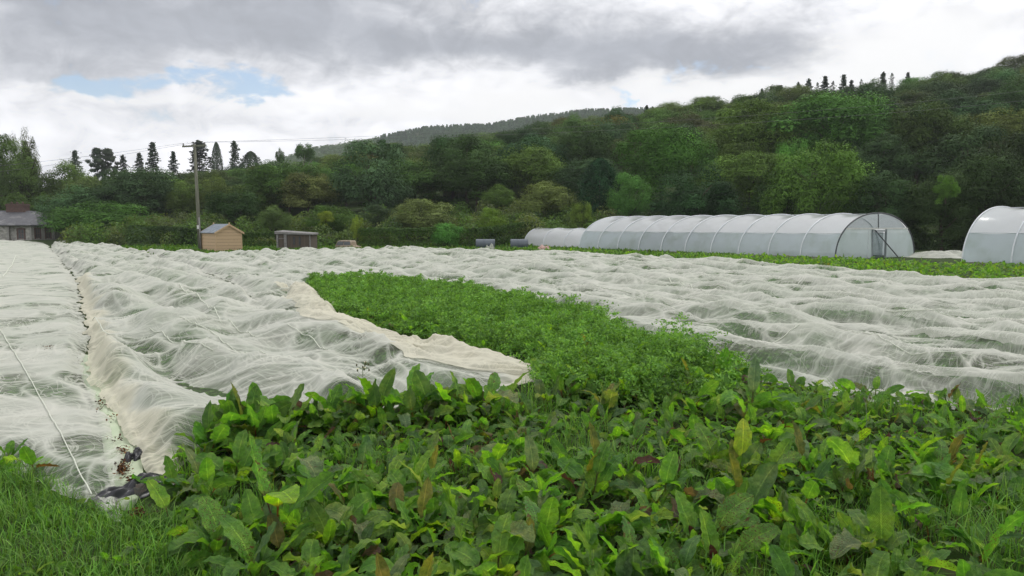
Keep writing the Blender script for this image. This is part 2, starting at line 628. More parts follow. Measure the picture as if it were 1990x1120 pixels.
polyC = px_poly([(262, 486), (300, 497), (345, 510), (390, 524), (435, 541), (475, 563), (520, 590), (560, 575), (600, 560), (625, 552), (690, 550), (850, 563), (1000, 588), (1100, 616), (1200, 650), (1290, 690),
                 (1400, 716), (1500, 732), (1600, 748), (1700, 772), (1790, 782), (1990, 785), (2300, 800), (2800, 800), (2700, 600),
                 (2300, 573), (1990, 553), (1800, 544), (1650, 529), (1500, 518), (1350, 508), (1180, 500), (1130, 494), (1000, 492), (900, 489), (820, 485), (640, 487), (480, 492), (400, 494), (300, 490)])
BN, BT = (.80, .60), (.60, -.80)             # across the beds, along the beds


def bed_noise(X, Y):
    s = X * BN[0] + Y * BN[1]
    t = X * BT[0] + Y * BT[1]
    wx = perlin(s / 2.3, t / 2.3, 11) * .55; wy = perlin(s / 2.3, t / 2.3, 12) * .55
    s1, t1 = s + wx, t + wy
    h = .10 * np.cos(2 * math.pi * (s + .25 * wx) / 1.55)
    lump = .150 * perlin(s1 / .90, t1 / 2.6, 21) + .09 * perlin(s1 / .6 + 9, t1 / .9, 22)
    big = .10 * perlin(s / 5.5, t / 7.5, 23)
    return s1, t1, h + lump + big


def net_surface(X, Y, calm=None):
    s, t, h = bed_noise(X, Y)
    # pleats: sharp crests running two ways, each way ruling in its own patches
    def rid(u, v, seed, p):
        return (1 - np.abs(perlin(u, v, seed)) * 1.6).clip(0, 1) ** p
    m = sstep(-.25, .25, perlin(s / 1.6, t / 1.6, 31))
    r1 = rid((s * .8 + t * .45) / .34, (t * .8 - s * .45) / 2.6, 41, 8)
    r2 = rid((s * .6 - t * .7) / .32, (t * .6 + s * .7) / 2.3, 42, 8)
    r3 = rid((s * .9 - t * .2) / .13, (t * .9 + s * .2) / 1.5, 43, 5) * (1 - m) + rid((s * .5 + t * .85) / .13, (t * .5 - s * .85) / 1.5, 45, 5) * m
    r4 = rid(s / 1.1, t / 1.7, 44, 9)
    fold = np.clip(r1 * m + r2 * (1 - m), 0, 1)
    fine = r3 * .6
    amp = np.ones_like(X) if calm is None else calm
    h = .21 * np.clip(.35 + amp, 0, 1) + h * amp + (.034 * fold + .011 * fine + .03 * r4) * (.35 + .65 * amp)
    thin = sstep(-.05, .45, perlin(s / 1.4, t / 1.9, 51) + .5 * perlin(s / .5, t / .7, 52))
    return h, np.clip(fold * .8 + fine * .5 + r4 * .8, 0, 1), thin


NC, NR = 1420, 800
aa = np.linspace(-.86, 1.02, NC)
yy = np.geomspace(4.6, 95, NR)
YY, AA = np.meshgrid(yy, aa, indexing='ij')
XX = YY * AA


def build_net(name, poly, label, calm_fn=None, cream_lines=(), edge=.45, ymax=95, lift=0.0, hem=True):
    poly = smooth_poly(poly, 1)
    # a hem is never straight
    pts = []
    for i in range(len(poly)):
        a = Vector(poly[i]); b = Vector(poly[(i + 1) % len(poly)])
        n = max(1, min(40, int((b - a).length / (.02 * max(a.y, 4)))))
        for k in range(n):
            pts.append(a.lerp(b, k / n))
    px = np.array([p.x for p in pts]); py = np.array([p.y for p in pts])
    am = .012 * np.clip(py, 5, 20)
    px = px + perlin(px / .5 * 6 / py.clip(6), py / .5, 61) * am
    py = py + perlin(px / .45, py / .45 + 5, 62) * am
    poly = list(zip(px, py))
    # work on the part of the grid round the polygon
    bx0, bx1, by0, by1 = px.min() - .3, px.max() + .3, py.min() - .3, min(py.max() + .3, ymax)
    keep = (XX > bx0) & (XX < bx1) & (YY > by0) & (YY < by1)
    sdv = np.full(XX.shape, -1e3); NX = XX.copy(); NY = YY.copy()
    d, qx, qy = poly_dist(XX[keep], YY[keep], poly)
    sdv[keep] = d; NX[keep] = qx; NY[keep] = qy
    cell = YY * .0075
    snap = (sdv < 0) & (sdv > -cell)
    X = np.where(snap, NX, XX); Y = np.where(snap, NY, YY)
    ok = (sdv > 0) | snap
    use = np.nonzero(ok)
    Xu, Yu, dd = X[use], Y[use], np.maximum(sdv[use], 0)
    calm = None if calm_fn is None else calm_fn(Xu, Yu)
    h, fold, thin = net_surface(Xu, Yu, calm)
    e = sstep(0, edge, dd)
    z = land(Xu, Yu) + .03 + lift + h * e
    if hem:
        z += .025 * np.exp(-((dd - .05) / .04) ** 2) + .025 * np.abs(perlin(Xu / .16, Yu / .16, 71)) * (1 - e)
    cr = np.zeros_like(Xu)
    for ln, wd in cream_lines:
        q = line_dist(Xu, Yu, ln)
        wob = wd * (1 + .6 * perlin(Xu / .7, Yu / .7, 72))
        cr = np.maximum(cr, 1 - sstep(.35, 1.0, q / np.maximum(wob, .05)))
    z += cr * (.03 * (1 - np.abs(perlin(Xu / .25, Yu / .6, 73)) * 2) + .01)
    num = -np.ones(X.shape, np.int64); num[use] = np.arange(len(Xu))
    q = np.stack([num[:-1, :-1], num[:-1, 1:], num[1:, 1:], num[1:, :-1]], -1).reshape(-1, 4)
    ins = (sdv > 0)
    q = q[(q >= 0).all(1)]
    o = link(name, np_mesh(name, np.stack([Xu, Yu, z], -1), q, M_NET, True, {'fold': fold, 'cream': cr, 'thin': thin}))
    tag(o, label, 'crop net')
    return o, poly


def calmA(X, Y):
    # the left-hand net lies tight: nearly flat, with low waves
    d = line_dist(X, Y, px_poly([(90, 480), (130, 560), (150, 650), (175, 740), (215, 850), (235, 960)]))
    return .16 + .25 * sstep(2.5, 6, d)


netA, pA = build_net('crop_net', polyA, 'white crop net pulled tight and nearly smooth, with a straight pale thread across it', calmA, edge=.30)
creamL = [P(x, y, .1) for x, y in B_LEFT[3:]] + [P(x, y, .1) for x, y in B_SOUTH[:3]]
creamR = [P(x, y, .15) for x, y in B_CREAM]
def calmB(X, Y):
    tip = P(1070, 715, .2)
    away = sstep(.2, 2.4, np.hypot(X - tip[0], Y - tip[1]))
    return (.12 + .88 * sstep(5.9, 7.6, Y)) * (-.1 + 1.1 * away)


netB, pB = build_net('crop_net', polyB, 'crumpled white crop net with a cream bunched edge turned back from the carrots', calmB,
                     [(creamL, .42), (creamR, 1.0)], edge=.35)
netC, pC = build_net('crop_net', polyC, 'widest rippled white crop net running from the carrots to the polytunnels', None, [], edge=.5)


def surf_z(x, y, calm=None):
    X = np.array([x]); Y = np.array([y])
    h, _, _ = net_surface(X, Y, None if calm is None else np.array([calm]))
    return float(land(X, Y)[0] + .03 + h[0])


M_THREAD = simple_mat('net_thread', (.70, .72, .62), (.62, .64, .54), 20, .8, .2)


def seams(parent, lines, calm_fn=None, r=.006, zoff=.012, mat=None, name='seam'):
    for ln in lines:
        pts = [P(x, y, .25) for x, y in ln]
        full = []
        for (x0, y0), (x1, y1) in zip(pts, pts[1:]):
            n = max(2, int(math.hypot(x1 - x0, y1 - y0) / .08))
            for k in range(n):
                full.append((x0 + (x1 - x0) * k / n, y0 + (y1 - y0) * k / n))
        X = np.array([p[0] for p in full]); Y = np.array([p[1] for p in full])
        h, _, _ = net_surface(X, Y, None if calm_fn is None else calm_fn(X, Y))
        Z = land(X, Y) + .03 + h + zoff
        mb = MB()
        mb.tube(list(zip(X, Y, Z)), [max(r, .0006 * y) for y in Y], 5)
        o = mb.build(name, mat or M_THREAD, parent, True)


seams(netA, [[(-20, 600), (0, 632), (50, 705), (100, 790), (140, 860), (180, 940)], [(5, 535), (22, 512), (30, 495)]], calmA, .0045)
seams(netB, [[(180, 625), (212, 650), (265, 649)], [(292, 640), (330, 660), (372, 678), (420, 690)], [(340, 560), (400, 590), (440, 625), (500, 645)],
             [(350, 640), (420, 655), (480, 680), (520, 700)], [(560, 640), (600, 655), (640, 680)]], calmB, .006)
seams(netC, [[(1260, 642), (1310, 652), (1370, 657), (1450, 658), (1560, 652)], [(1240, 585), (1300, 588), (1400, 603), (1500, 607)],
             [(1640, 660), (1700, 672), (1770, 690), (1830, 694), (1880, 700)], [(1300, 545), (1340, 558), (1372, 572)], [(1060, 552), (1130, 560), (1230, 575)],
             [(1500, 640), (1600, 648), (1700, 655)], [(1720, 620), (1800, 626), (1900, 632)]], None, .006)


# crops growing under the nets
def under_mat():
    m, g = new_mat('covered_crop')
    geo = g.n('ShaderNodeNewGeometry')
    pos = geo.outputs['Position']
    n1 = g.noise(pos, 1.1, 3, .6)
    n2 = g.noise(pos, 12, 6, .8)
    col = g.mix(g.ramp(n1.outputs[0], .35, .62), (.135, .16, .09), (.085, .20, .045))
    col = g.mix(g.ramp(n2.outputs[0], .48, .62), g.mix(.45, col, (.012, .035, .01)), g.mix(.5, col, (.20, .42, .09)))
    out(g, princ(g, col, .8, .2, bump=n2.outputs[0], bstr=1, bdist=.08))
    return m


M_UNDER = under_mat()
for nm, poly, calm_fn, e in (('covered_crop', pA, calmA, .35), ('covered_crop', pB, calmB, .5), ('covered_crop', pC, None, .6)):
    st = 3
    X, Y = XX[::st, ::st], YY[::st, ::st]
    d, _, _ = poly_dist(X, Y, poly[::3])
    ok = d > Y * .01
    use = np.nonzero(ok)
    Xu, Yu, dd = X[use], Y[use], d[use]
    h, fold, thin = net_surface(Xu, Yu, None if calm_fn is None else calm_fn(Xu, Yu))
    gap = .045 + .10 * (1 - thin) + .03 * perlin(Xu / .12, Yu / .12, 81)
    z = land(Xu, Yu) + .01 + np.maximum(h * sstep(0, e, dd) - np.maximum(gap, .03), 0) * .98
    num = -np.ones(X.shape, np.int64); num[use] = np.arange(len(Xu))
    q = np.stack([num[:-1, :-1], num[:-1, 1:], num[1:, 1:], num[1:, :-1]], -1).reshape(-1, 4)
    q = q[(q >= 0).all(1)]
    tag(link(nm, np_mesh(nm, np.stack([Xu, Yu, z], -1), q, M_UNDER, True)), 'green crop showing through the white netting', 'crop', kind='stuff')


# the bunched, folded-back edge of the middle net
def folded_edge():
    line = smooth_poly([P(x, y, .2) for x, y in B_CREAM] + [P(540, 560, .2)], 0)
    pts = []
    for a, b in zip(line, line[1:]):
        n = max(2, int(math.hypot(b[0] - a[0], b[1] - a[1]) / .035))
        for k in range(n):
            pts.append((a[0] + (b[0] - a[0]) * k / n, a[1] + (b[1] - a[1]) * k / n))
    pts = np.array(pts)
    ker = np.ones(25) / 25
    pad = np.pad(pts, ((12, 12), (0, 0)), 'edge')
    pts = np.stack([np.convolve(pad[:, i], ker, 'valid') for i in (0, 1)], -1)
    tg = np.gradient(pts, axis=0); tg /= np.linalg.norm(tg, axis=1, keepdims=True)
    nr_ = np.stack([-tg[:, 1], tg[:, 0]], -1)          # to the left of travel
    u = np.arange(len(pts)) * .035
    nv = 34
    v = np.linspace(0, 1, nv)
    UU, VV = np.meshgrid(u, v, indexing='ij')
    wid = .80 + .36 * perlin(u / 1.3, u * 0 + 3, 5) + .45 * np.exp(-((u - 1.6) / .8) ** 2) + .12 * perlin(u / .3, u * 0, 6)
    wid = wid * np.clip(.10 + u / 1.9, 0, 1)
    outw = .10 + .10 * perlin(u / .6, u * 0 + 8, 7) + .18 * np.exp(-((u - 1.5) / .6) ** 2)
    s = (-wid[:, None] * (1 - VV) + outw[:, None] * VV)
    s = s + .05 * perlin(UU / .25, VV * 3, 9)
    X = pts[:, 0][:, None] - nr_[:, 0][:, None] * s * SGN
    Y = pts[:, 1][:, None] - nr_[:, 1][:, None] * s * SGN
    dB_, _, _ = poly_dist(X, Y, pB)
    h, fo, th = net_surface(X, Y, calmB(X, Y))
    base = land(X, Y) + .03 + h * sstep(0, .35, np.maximum(dB_, 0))
    base = np.where(dB_ < 0, np.minimum(.30, .12 + .6 * -dB_) * sstep(0, .12, -dB_) + .05, base)
    folds = (1 - np.abs(perlin(UU / .55 + VV * 1.5, VV * 3.2, 15)) * 2.4) * .042 + .02 * np.abs(perlin(UU / .16, VV * 7, 16))
    roll = .045 * np.sin(math.pi * VV) ** .6 * (.6 + .8 * np.clip(perlin(u / .9, u * 0 + 4, 18), -.5, 1))[:, None]
    Z = base + .012 + (folds + roll) * np.clip(np.minimum(VV, 1 - VV) * 9, 0, 1)
    ends = np.clip(np.minimum(np.arange(len(u)), np.arange(len(u))[::-1]) / 18, 0, 1)[:, None]
    Z = base + .008 + (Z - base) * ends
    n, m = UU.shape
    idx = np.arange(n - 1)[:, None] * m + np.arange(m - 1)[None]
    q = np.stack([idx, idx + 1, idx + m + 1, idx + m], -1).reshape(-1, 4)
    fold = np.clip(.35 + 6 * folds, 0, 1).ravel()
    link('folded_edge', np_mesh('folded_edge', np.stack([X, Y, Z], -1).reshape(-1, 3), q, M_NET, True,
                                {'fold': fold * .45, 'cream': np.full(n * m, .85), 'thin': np.clip(.5 - 8 * folds, 0, 1).ravel()}), netB)


# which side of the edge line the net lies on
_a, _b = np.array(P(*B_CREAM[4], .2)), np.array(P(*B_CREAM[5], .2))
_t = (_b - _a) / np.linalg.norm(_b - _a)
_q = (_a + _b) / 2 + np.array([-_t[1], _t[0]]) * .3
SGN = -1.0 if poly_dist(np.array([_q[0]]), np.array([_q[1]]), pB)[0][0] > 0 else 1.0
SGN = -SGN
folded_edge()

# ------------------------------------------------------------------ trees
def quads_from(c, n, size, rng, aspect=1.0, tint=None):
    """leaf-sized quads at points c facing n"""
    k = len(c)
    r = rng.normal(size=(k, 3))
    n = n / (np.linalg.norm(n, axis=1, keepdims=True) + 1e-9)
    a = np.cross(r, n); a /= (np.linalg.norm(a, axis=1, keepdims=True) + 1e-9)
    b = np.cross(n, a)
    s = (size * rng.uniform(.6, 1.3, k))[:, None] if np.ndim(size) == 0 else size[:, None]
    bend = n * s * .25
    V = np.stack([c - a * s * aspect, c - b * s + bend * 0, c + a * s * aspect - bend, c + b * s], 1).reshape(-1, 3)
    Fc = np.arange(k * 4).reshape(k, 4)
    return V, Fc


def unit(rng, k):
    d = rng.normal(size=(k, 3))
    return d / np.linalg.norm(d, axis=1, keepdims=True)


def crown_mesh(name, kind, seed, nleaf, leaf=.05):
    """crown in a unit frame: radius about 1, foot at z=0, top near z=2 (cones: height 3)"""
    rng = np.random.default_rng(seed)
    C = []; N = []; T = []; S_ = []
    if kind in ('oak', 'ash', 'bush', 'flat'):
        nc = {'oak': 46, 'ash': 58, 'bush': 40, 'flat': 18}[kind]
        cz = {'oak': 1.05, 'ash': 1.1, 'bush': .75, 'flat': 1.55}[kind]
        rz = {'oak': .85, 'ash': .95, 'bush': .95, 'flat': .38}[kind]
        cr = {'oak': (.24, .40), 'ash': (.20, .36), 'bush': (.22, .38), 'flat': (.2, .34)}[kind]
        ph = rng.uniform(0, 6.28, 4)
        per = nleaf // nc
        for i in range(nc):
            d = unit(rng, 1)[0]
            d[2] = d[2] * (.8 if d[2] > 0 else .55) + .12
            d /= np.linalg.norm(d)
            azm = math.atan2(d[1], d[0])
            wob = 1 + .14 * math.sin(2 * azm + ph[0]) + .12 * math.sin(3 * azm + ph[1]) * (1 - abs(d[2]))
            rr = rng.uniform(.68, .88) * wob * (1.0 if kind != 'ash' else rng.uniform(.8, 1.18))
            c = np.array([d[0] * rr, d[1] * rr, cz + d[2] * rr * rz])
            r = rng.uniform(*cr)
            q = unit(rng, per)
            q[:, 2] = np.where(q[:, 2] < -.35, -q[:, 2], q[:, 2])
            rad_ = r * rng.uniform(.55, 1.08, per) ** .6
            # lobes on the clump itself
            lob = 1 + .22 * np.sin(q[:, 0] * 7 + ph[2] + i) * np.sin(q[:, 1] * 6 + i * 2) + .12 * np.sin(q[:, 2] * 11 + i)
            pos = c + q * (rad_ * lob)[:, None] * np.array([1, 1, .68 if kind == 'oak' else .85])
            C.append(pos); N.append(q * 1.3 + np.array([0, 0, .75]) + rng.normal(size=(per, 3)) * .24)
            S_.append(q * np.array([1, 1, .9]) + (c - np.array([0, 0, cz])) * .45 + np.array([0, 0, .25]))
            T.append(np.full(per, rng.uniform(.72, 1.3)))
        k = nleaf // 9
        q = unit(rng, k)
        pos = q * (rng.uniform(0, .75, k) ** .5)[:, None] * .7 * np.array([1, 1, rz]) + np.array([0, 0, cz])
        C.append(pos); N.append(q); T.append(np.full(k, .8)); S_.append(q)
        # stray twigs reaching out
        k = nleaf // 22
        q = unit(rng, k); q[:, 2] = np.abs(q[:, 2]) * .9
        pos = q * rng.uniform(.95, 1.2, k)[:, None] * np.array([1, 1, rz]) * .95 + np.array([0, 0, cz])
        C.append(pos); N.append(rng.normal(size=(k, 3))); T.append(rng.uniform(.8, 1.3, k)); S_.append(q + np.array([0, 0, .3]))
    else:
        if kind in ('spruce', 'thin'):
            nb, H = 58, 3.0
            per = max(6, nleaf // nb)
            for i in range(nb):
                z = (i / nb) ** .9 * H * .93 + .25
                L = (1 - z / H) ** (.62 if kind == 'spruce' else .45) * rng.uniform(.3, 1.15) * .9 + .03
                a = i * 2.4 + rng.uniform(-.4, .4)
                t = rng.uniform(.1, 1, per)
                w = rng.normal(size=per) * .09 * (1 - t * .6) * (1 + L)
                drop = -.10 * t * L + rng.normal(size=per) * .025
                pos = np.stack([math.cos(a) * t * L - math.sin(a) * w, math.sin(a) * t * L + math.cos(a) * w, z + drop], -1)
                C.append(pos); N.append(np.array([0, 0, 1]) + rng.normal(size=(per, 3)) * .45); T.append(np.full(per, rng.uniform(.75, 1.2)))
        elif kind == 'pine':
            H = 3.0; nb = 44
            per = nleaf // nb
            for i in range(nb):
                z = 1.2 + 1.72 * (i / nb) ** .7
                L = rng.uniform(.15, .95) * (1.12 - abs(z - 2.0) / 1.3)
                a = rng.uniform(0, 6.28)
                q = unit(rng, per)
                pos = np.array([math.cos(a) * L, math.sin(a) * L, z]) + q * np.array([.30, .30, .11]) * rng.uniform(.5, 1, per)[:, None]
                C.append(pos); N.append(q + np.array([0, 0, .8])); T.append(np.full(per, rng.uniform(.8, 1.2)))
        elif kind == 'cypress':
            H = 3.0; k = nleaf
            z = rng.uniform(0, 1, k) ** 1.1
            a = rng.uniform(0, 6.28, k)
            prof = np.sin(np.clip(1 - z, 0, 1) ** .62 * math.pi * .62) * .95
            lob = 1 + .13 * np.sin(a * 5 + z * 9) + .10 * np.sin(a * 11 - z * 23) + .07 * np.sin(z * 60 + a * 3)
            r = prof * lob * rng.uniform(.75, 1.03, k)
            C.append(np.stack([np.cos(a) * r, np.sin(a) * r, z * H], -1))
            N.append(np.stack([np.cos(a), np.sin(a), np.full(k, .5)], -1) + rng.normal(size=(k, 3)) * .4)
            T.append(.8 + .4 * (np.sin(a * 5 + z * 9) * .5 + .5))
    C = np.vstack(C); N = np.vstack(N); T = np.concatenate(T)
    V, Fc = quads_from(C, N, leaf, rng, .75)
    tone = np.repeat(T * rng.uniform(.86, 1.16, len(T)), 4)
    tint = np.stack([tone * rng.uniform(.9, 1.12), tone, tone * .9, np.ones_like(tone)], -1)
    sn = None
    if S_:
        S_ = np.vstack(S_) + rng.normal(size=C.shape) * .13
        sn = np.repeat(S_ / np.linalg.norm(S_, axis=1, keepdims=True), 4, 0)
    return np_mesh(name, V, Fc, M_LEAF, True, {'tint': tint}, None, sn)


def trunk_mesh(name, seed, h=1.0, r=.05, limbs=6, spread=.5, straight=False, mat=None):
    rng_ = random.Random(seed)
    mb = MB()
    pts = []; x = y = 0
    for i in range(7):
        t = i / 6
        pts.append((x, y, h * t * 1.0))
        if not straight:
            x += rng_.uniform(-.03, .03); y += rng_.uniform(-.03, .03)
    mb.tube(pts, [r * (1.35 if i == 0 else 1) * (1 - .78 * i / 6) for i in range(7)], 7)
    for k in range(limbs):
        t = rng_.uniform(.35, .85)
        i = int(t * 6)
        p = Vector(pts[i]); a = rng_.uniform(0, 6.28)
        L = spread * rng_.uniform(.7, 1.1)
        q = p + Vector((math.cos(a) * L * .5, math.sin(a) * L * .5, L * .35))
        e = p + Vector((math.cos(a) * L, math.sin(a) * L, L * .75))
        mb.tube([p, q, e], [r * .5, r * .35, r * .1], 5)
    me = bpy.data.meshes.new(name)
    me.from_pydata(mb.V, [], mb.F)
    for p in me.polygons: p.use_smooth = True
    me.materials.append(mat or M_BARK)
    return me


PROTO = {
    'oak': [crown_mesh('crown', 'oak', 100 + i, 26000, .021) for i in range(6)],
    'ash': [crown_mesh('crown', 'ash', 200 + i, 24000, .021) for i in range(4)],
    'bigash': [crown_mesh('crown', 'ash', 250 + i, 34000, .018) for i in range(3)],
    'bush': [crown_mesh('crown', 'bush', 300 + i, 22000, .021) for i in range(4)],
    'bigbush': [crown_mesh('crown', 'bush', 350 + i, 32000, .018) for i in range(2)],
    'flat': [crown_mesh('crown', 'flat', 400 + i, 3500, .04) for i in range(2)],
    'spruce': [crown_mesh('crown', 'spruce', 500 + i, 3000, .05) for i in range(3)],
    'thin': [crown_mesh('crown', 'thin', 560 + i, 1500, .045) for i in range(3)],
    'pine': [crown_mesh('crown', 'pine', 600 + i, 5000, .055) for i in range(2)],
    'cypress': [crown_mesh('crown', 'cypress', 700, 14000, .035)],
}
CH = {'oak': 1.95, 'ash': 2.05, 'bigash': 2.05, 'bush': 1.7, 'bigbush': 1.7, 'flat': 1.95, 'spruce': 3.1, 'thin': 3.1, 'pine': 3.0, 'cypress': 3.0}
TRUNK = [trunk_mesh('trunk', 800 + i) for i in range(4)]
TRUNK_PALE = trunk_mesh('trunk', 830, mat=M_PALEBARK)
TRUNK_ST = trunk_mesh('trunk', 820, 1.0, .022, 0, .1, True)
rr = random.Random(42)

GREEN = {
    'olive': (.105, .165, .048), 'dark': (.050, .092, .033), 'mid': (.100, .185, .046), 'bright': (.105, .235, .048), 'lime': (.17, .28, .048),
    'bluish': (.070, .125, .062), 'cypress': (.026, .060, .030), 'conifer': (.055, .080, .055), 'rust': (.15, .13, .035), 'yellow': (.26, .34, .05), 'brownish': (.096, .130, .052),
    'sage': (.14, .185, .07), 'willow': (.16, .215, .065),
}
placed = []


def tree(name, label, x, y, zbase, height, radius, kind, col, group=None, cat='tree', var=None):
    t = thing(name, label, cat, (x, y, zbase - .15), rr.uniform(0, 6.28), group)
    protos = PROTO[kind]
    me = protos[(var if var is not None else rr.randrange(len(protos))) % len(protos)]
    c = link('crown', me, t)
    c.scale = (radius * rr.uniform(.93, 1.07), radius * rr.uniform(.93, 1.07), height / CH[kind])
    bb = rr.uniform(.72, 1.34)
    c.color = (*[v * k * bb for v, k in zip(GREEN[col], (rr.uniform(.82, 1.1), rr.uniform(.94, 1.1), rr.uniform(.85, 1.15)))], 1)
    st = kind in ('spruce', 'cypress', 'pine', 'thin')
    tk = link('trunk', TRUNK_ST if st else (TRUNK_PALE if kind == 'flat' else TRUNK[rr.randrange(4)]), t)
    tk.scale = (height * .5 if not st else height * .6,) * 2 + (height * (.95 if st else .72),)
    placed.append((x, y, radius))
    return t


def tree_px(name, label, px, top, wpx, Y, kind, col, var=None, cat='tree', foot=None, group=None):
    x, _, zt = at(px, top, Y)
    zb = float(land(x, Y)) if foot is None else at(px, foot, Y)[2]
    return tree(name, label, x, Y, zb, max(zt - zb, 1.0), wpx / 2 / F * Y, kind, col, cat=cat, var=var, group=group)


HERO = [
    ('broadleaf_tree', 'tall leafy green tree at the edge of the photo above the stone cottage', -8, 258, 125, 108, 'bigash', 'mid', 0),
    ('broadleaf_tree', 'feathery thin-topped brownish tree rising behind the cottage chimney', 46, 262, 52, 112, 'ash', 'brownish', 1),
    ('broadleaf_tree', 'light green lower tree directly behind the cottage roof', 70, 368, 110, 104, 'ash', 'mid', 2),
    ('broadleaf_tree', 'broad domed olive tree to the right of the cottage under the wires', 132, 318, 112, 114, 'oak', 'olive', 0),
    ('broad_bush', 'very wide rounded bush between the cottage and the utility pole', 200, 388, 185, 82, 'bigbush', 'mid', 0),
    ('willow_tree', 'pale green willow left of the utility pole', 352, 353, 66, 92, 'ash', 'willow', 0),
    ('willow_tree', 'pale green round-headed willow just right of the utility pole', 414, 343, 62, 92, 'ash', 'willow', 1),
    ('broadleaf_tree', 'near-black tree mass behind the new wooden shed', 455, 362, 100, 78, 'ash', 'dark', 2),
    ('small_tree', 'slender light green tree between the new shed and the weathered shed', 534, 398, 56, 71, 'ash', 'sage', 3),
    ('broadleaf_tree', 'orange-tinged small tree on the skyline right of the utility pole', 500, 318, 46, 120, 'oak', 'rust', 1),
    ('broad_bush', 'spreading yellow-green shrub behind the weathered shed', 645, 396, 100, 74, 'bush', 'mid', 1),
    ('small_tree', 'slim yellowing sapling beside the derelict vehicle', 694, 420, 24, 66, 'ash', 'lime', 1),
    ('broadleaf_tree', 'huge rounded deep green tree in the middle of the wood edge', 800, 305, 150, 98, 'bigash', 'mid', 1),
    ('broadleaf_tree', 'rounded green tree leaning on the huge deep green one', 722, 318, 110, 100, 'ash', 'mid', 1),
    ('broadleaf_tree', 'grey-green bushy tree below the huge deep green one', 735, 398, 90, 78, 'bush', 'bluish', 2),
    ('broad_bush', 'wide yellow-olive bushy tree behind the clipped hedge', 822, 386, 130, 74, 'bush', 'sage', 3),
    ('round_bush', 'fresh green round bush growing on top of the hedge', 870, 430, 62, 65.5, 'bush', 'bright', 0),
    ('broadleaf_tree', 'rounded fresh green tree above the grey drums', 967, 358, 66, 86, 'ash', 'mid', 3),
    ('small_tree', 'yellow-green shrub above the first grey drum', 956, 400, 62, 69, 'bush', 'lime', 1),
    ('willow_tree', 'large dome-shaped olive willow behind the small polytunnel', 1060, 353, 118, 80, 'bigbush', 'sage', 1),
    ('small_tree', 'lime green small tree above the small polytunnel', 1131, 386, 42, 71, 'ash', 'lime', 2),
    ('cypress_tree', 'blackish green conical cypress between the olive willow and the bright ash', 1166, 305, 92, 80, 'cypress', 'cypress', 0),
    ('ash_tree', 'bright green tall ash above the far end of the long polytunnel', 1285, 240, 165, 84, 'bigash', 'bright', 0),
    ('ash_tree', 'rounded green lower tree tucked against the cypress', 1226, 334, 84, 76, 'bush', 'mid', 3),
    ('ash_tree', 'enormous green ash crown standing highest over the long polytunnel', 1625, 172, 230, 96, 'bigash', 'bright', 2),
    ('ash_tree', 'green ash crown left of the enormous one', 1475, 196, 190, 98, 'bigash', 'mid', 1),
    ('broadleaf_tree', 'dark bushy tree behind the middle of the long polytunnel', 1350, 322, 165, 70, 'bigbush', 'dark', 0),
    ('broadleaf_tree', 'dull green tree filling the middle above the long polytunnel', 1460, 292, 150, 78, 'bigash', 'mid', 0),
    ('broadleaf_tree', 'rounded mid-green tree behind the near half of the long polytunnel', 1592, 280, 165, 68, 'bigbush', 'mid', 1),
    ('broadleaf_tree', 'small bright crown peeping above the mid-green tree', 1545, 262, 60, 80, 'ash', 'bright', 2),
    ('broadleaf_tree', 'dark tree rising behind the open end of the long polytunnel', 1725, 335, 150, 64, 'bigbush', 'dark', 1),
    ('broadleaf_tree', 'grey-green tree over the open end of the long polytunnel', 1715, 262, 130, 84, 'bigash', 'bluish', 1),
    ('broadleaf_tree', 'blackish tree standing in the gap between the two tall polytunnels', 1835, 330, 140, 60, 'bigash', 'dark', 2),
    ('broadleaf_tree', 'dark brown-tinged tree behind the nearest polytunnel', 1925, 295, 180, 62, 'bigash', 'dark', 0),
    ('broadleaf_tree', 'dark tall tree at the edge of the photo behind the nearest polytunnel', 2030, 250, 170, 66, 'bigash', 'dark', 1),
    ('broadleaf_tree', 'orange-yellow autumn crown on the dark slope', 1800, 196, 66, 128, 'oak', 'rust', 2),
    ('broadleaf_tree', 'tall olive tree standing between the bright ash and the green ash', 1395, 262, 130, 92, 'bigash', 'olive', 2),
    ('broadleaf_tree', 'dark bushy tree under the green ash crown', 1530, 330, 120, 74, 'bigbush', 'dark', 0),
    ('broadleaf_tree', 'dull bluish tree beside the autumn crown', 1845, 178, 130, 112, 'ash', 'bluish', 3),
    ('broadleaf_tree', 'olive tree high on the slope by the edge of the photo', 1935, 215, 140, 100, 'ash', 'olive', 1),
    ('broadleaf_tree', 'flat-topped pine with a bare pale trunk alone on the skyline', 592, 279, 36, 150, 'flat', 'dark', 0),
    ('pine_tree', 'leaning flat-headed pine right of the orange-tinged tree', 544, 291, 18, 160, 'flat', 'brownish', 1),
    ('pine_tree', 'umbrella-crowned pine with pale trunk below the far hill', 747, 276, 70, 128, 'flat', 'dark', 1),
    ('broadleaf_tree', 'twiggy half-bare tree left of the domed olive oak', 900, 278, 90, 130, 'ash', 'brownish', 0),
    ('broadleaf_tree', 'domed olive oak standing high in the middle of the wood', 930, 290, 76, 122, 'oak', 'olive', 3),
]
for nm, lab, px, top, w_, Y, kind, col, var in HERO:
    tree_px(nm, lab, px, top, w_, Y, kind, col, var)

tree_px('small_tree', 'little yellow-leaved tree above the weathered shed', 632, 407, 30, 71, 'bush', 'yellow', 0, foot=436)

tree_px('small_tree', 'fresh green leafy crown low in the dark trees above the gap between polytunnels', 1840, 336, 40, 57, 'bush', 'mid', 1, foot=392)
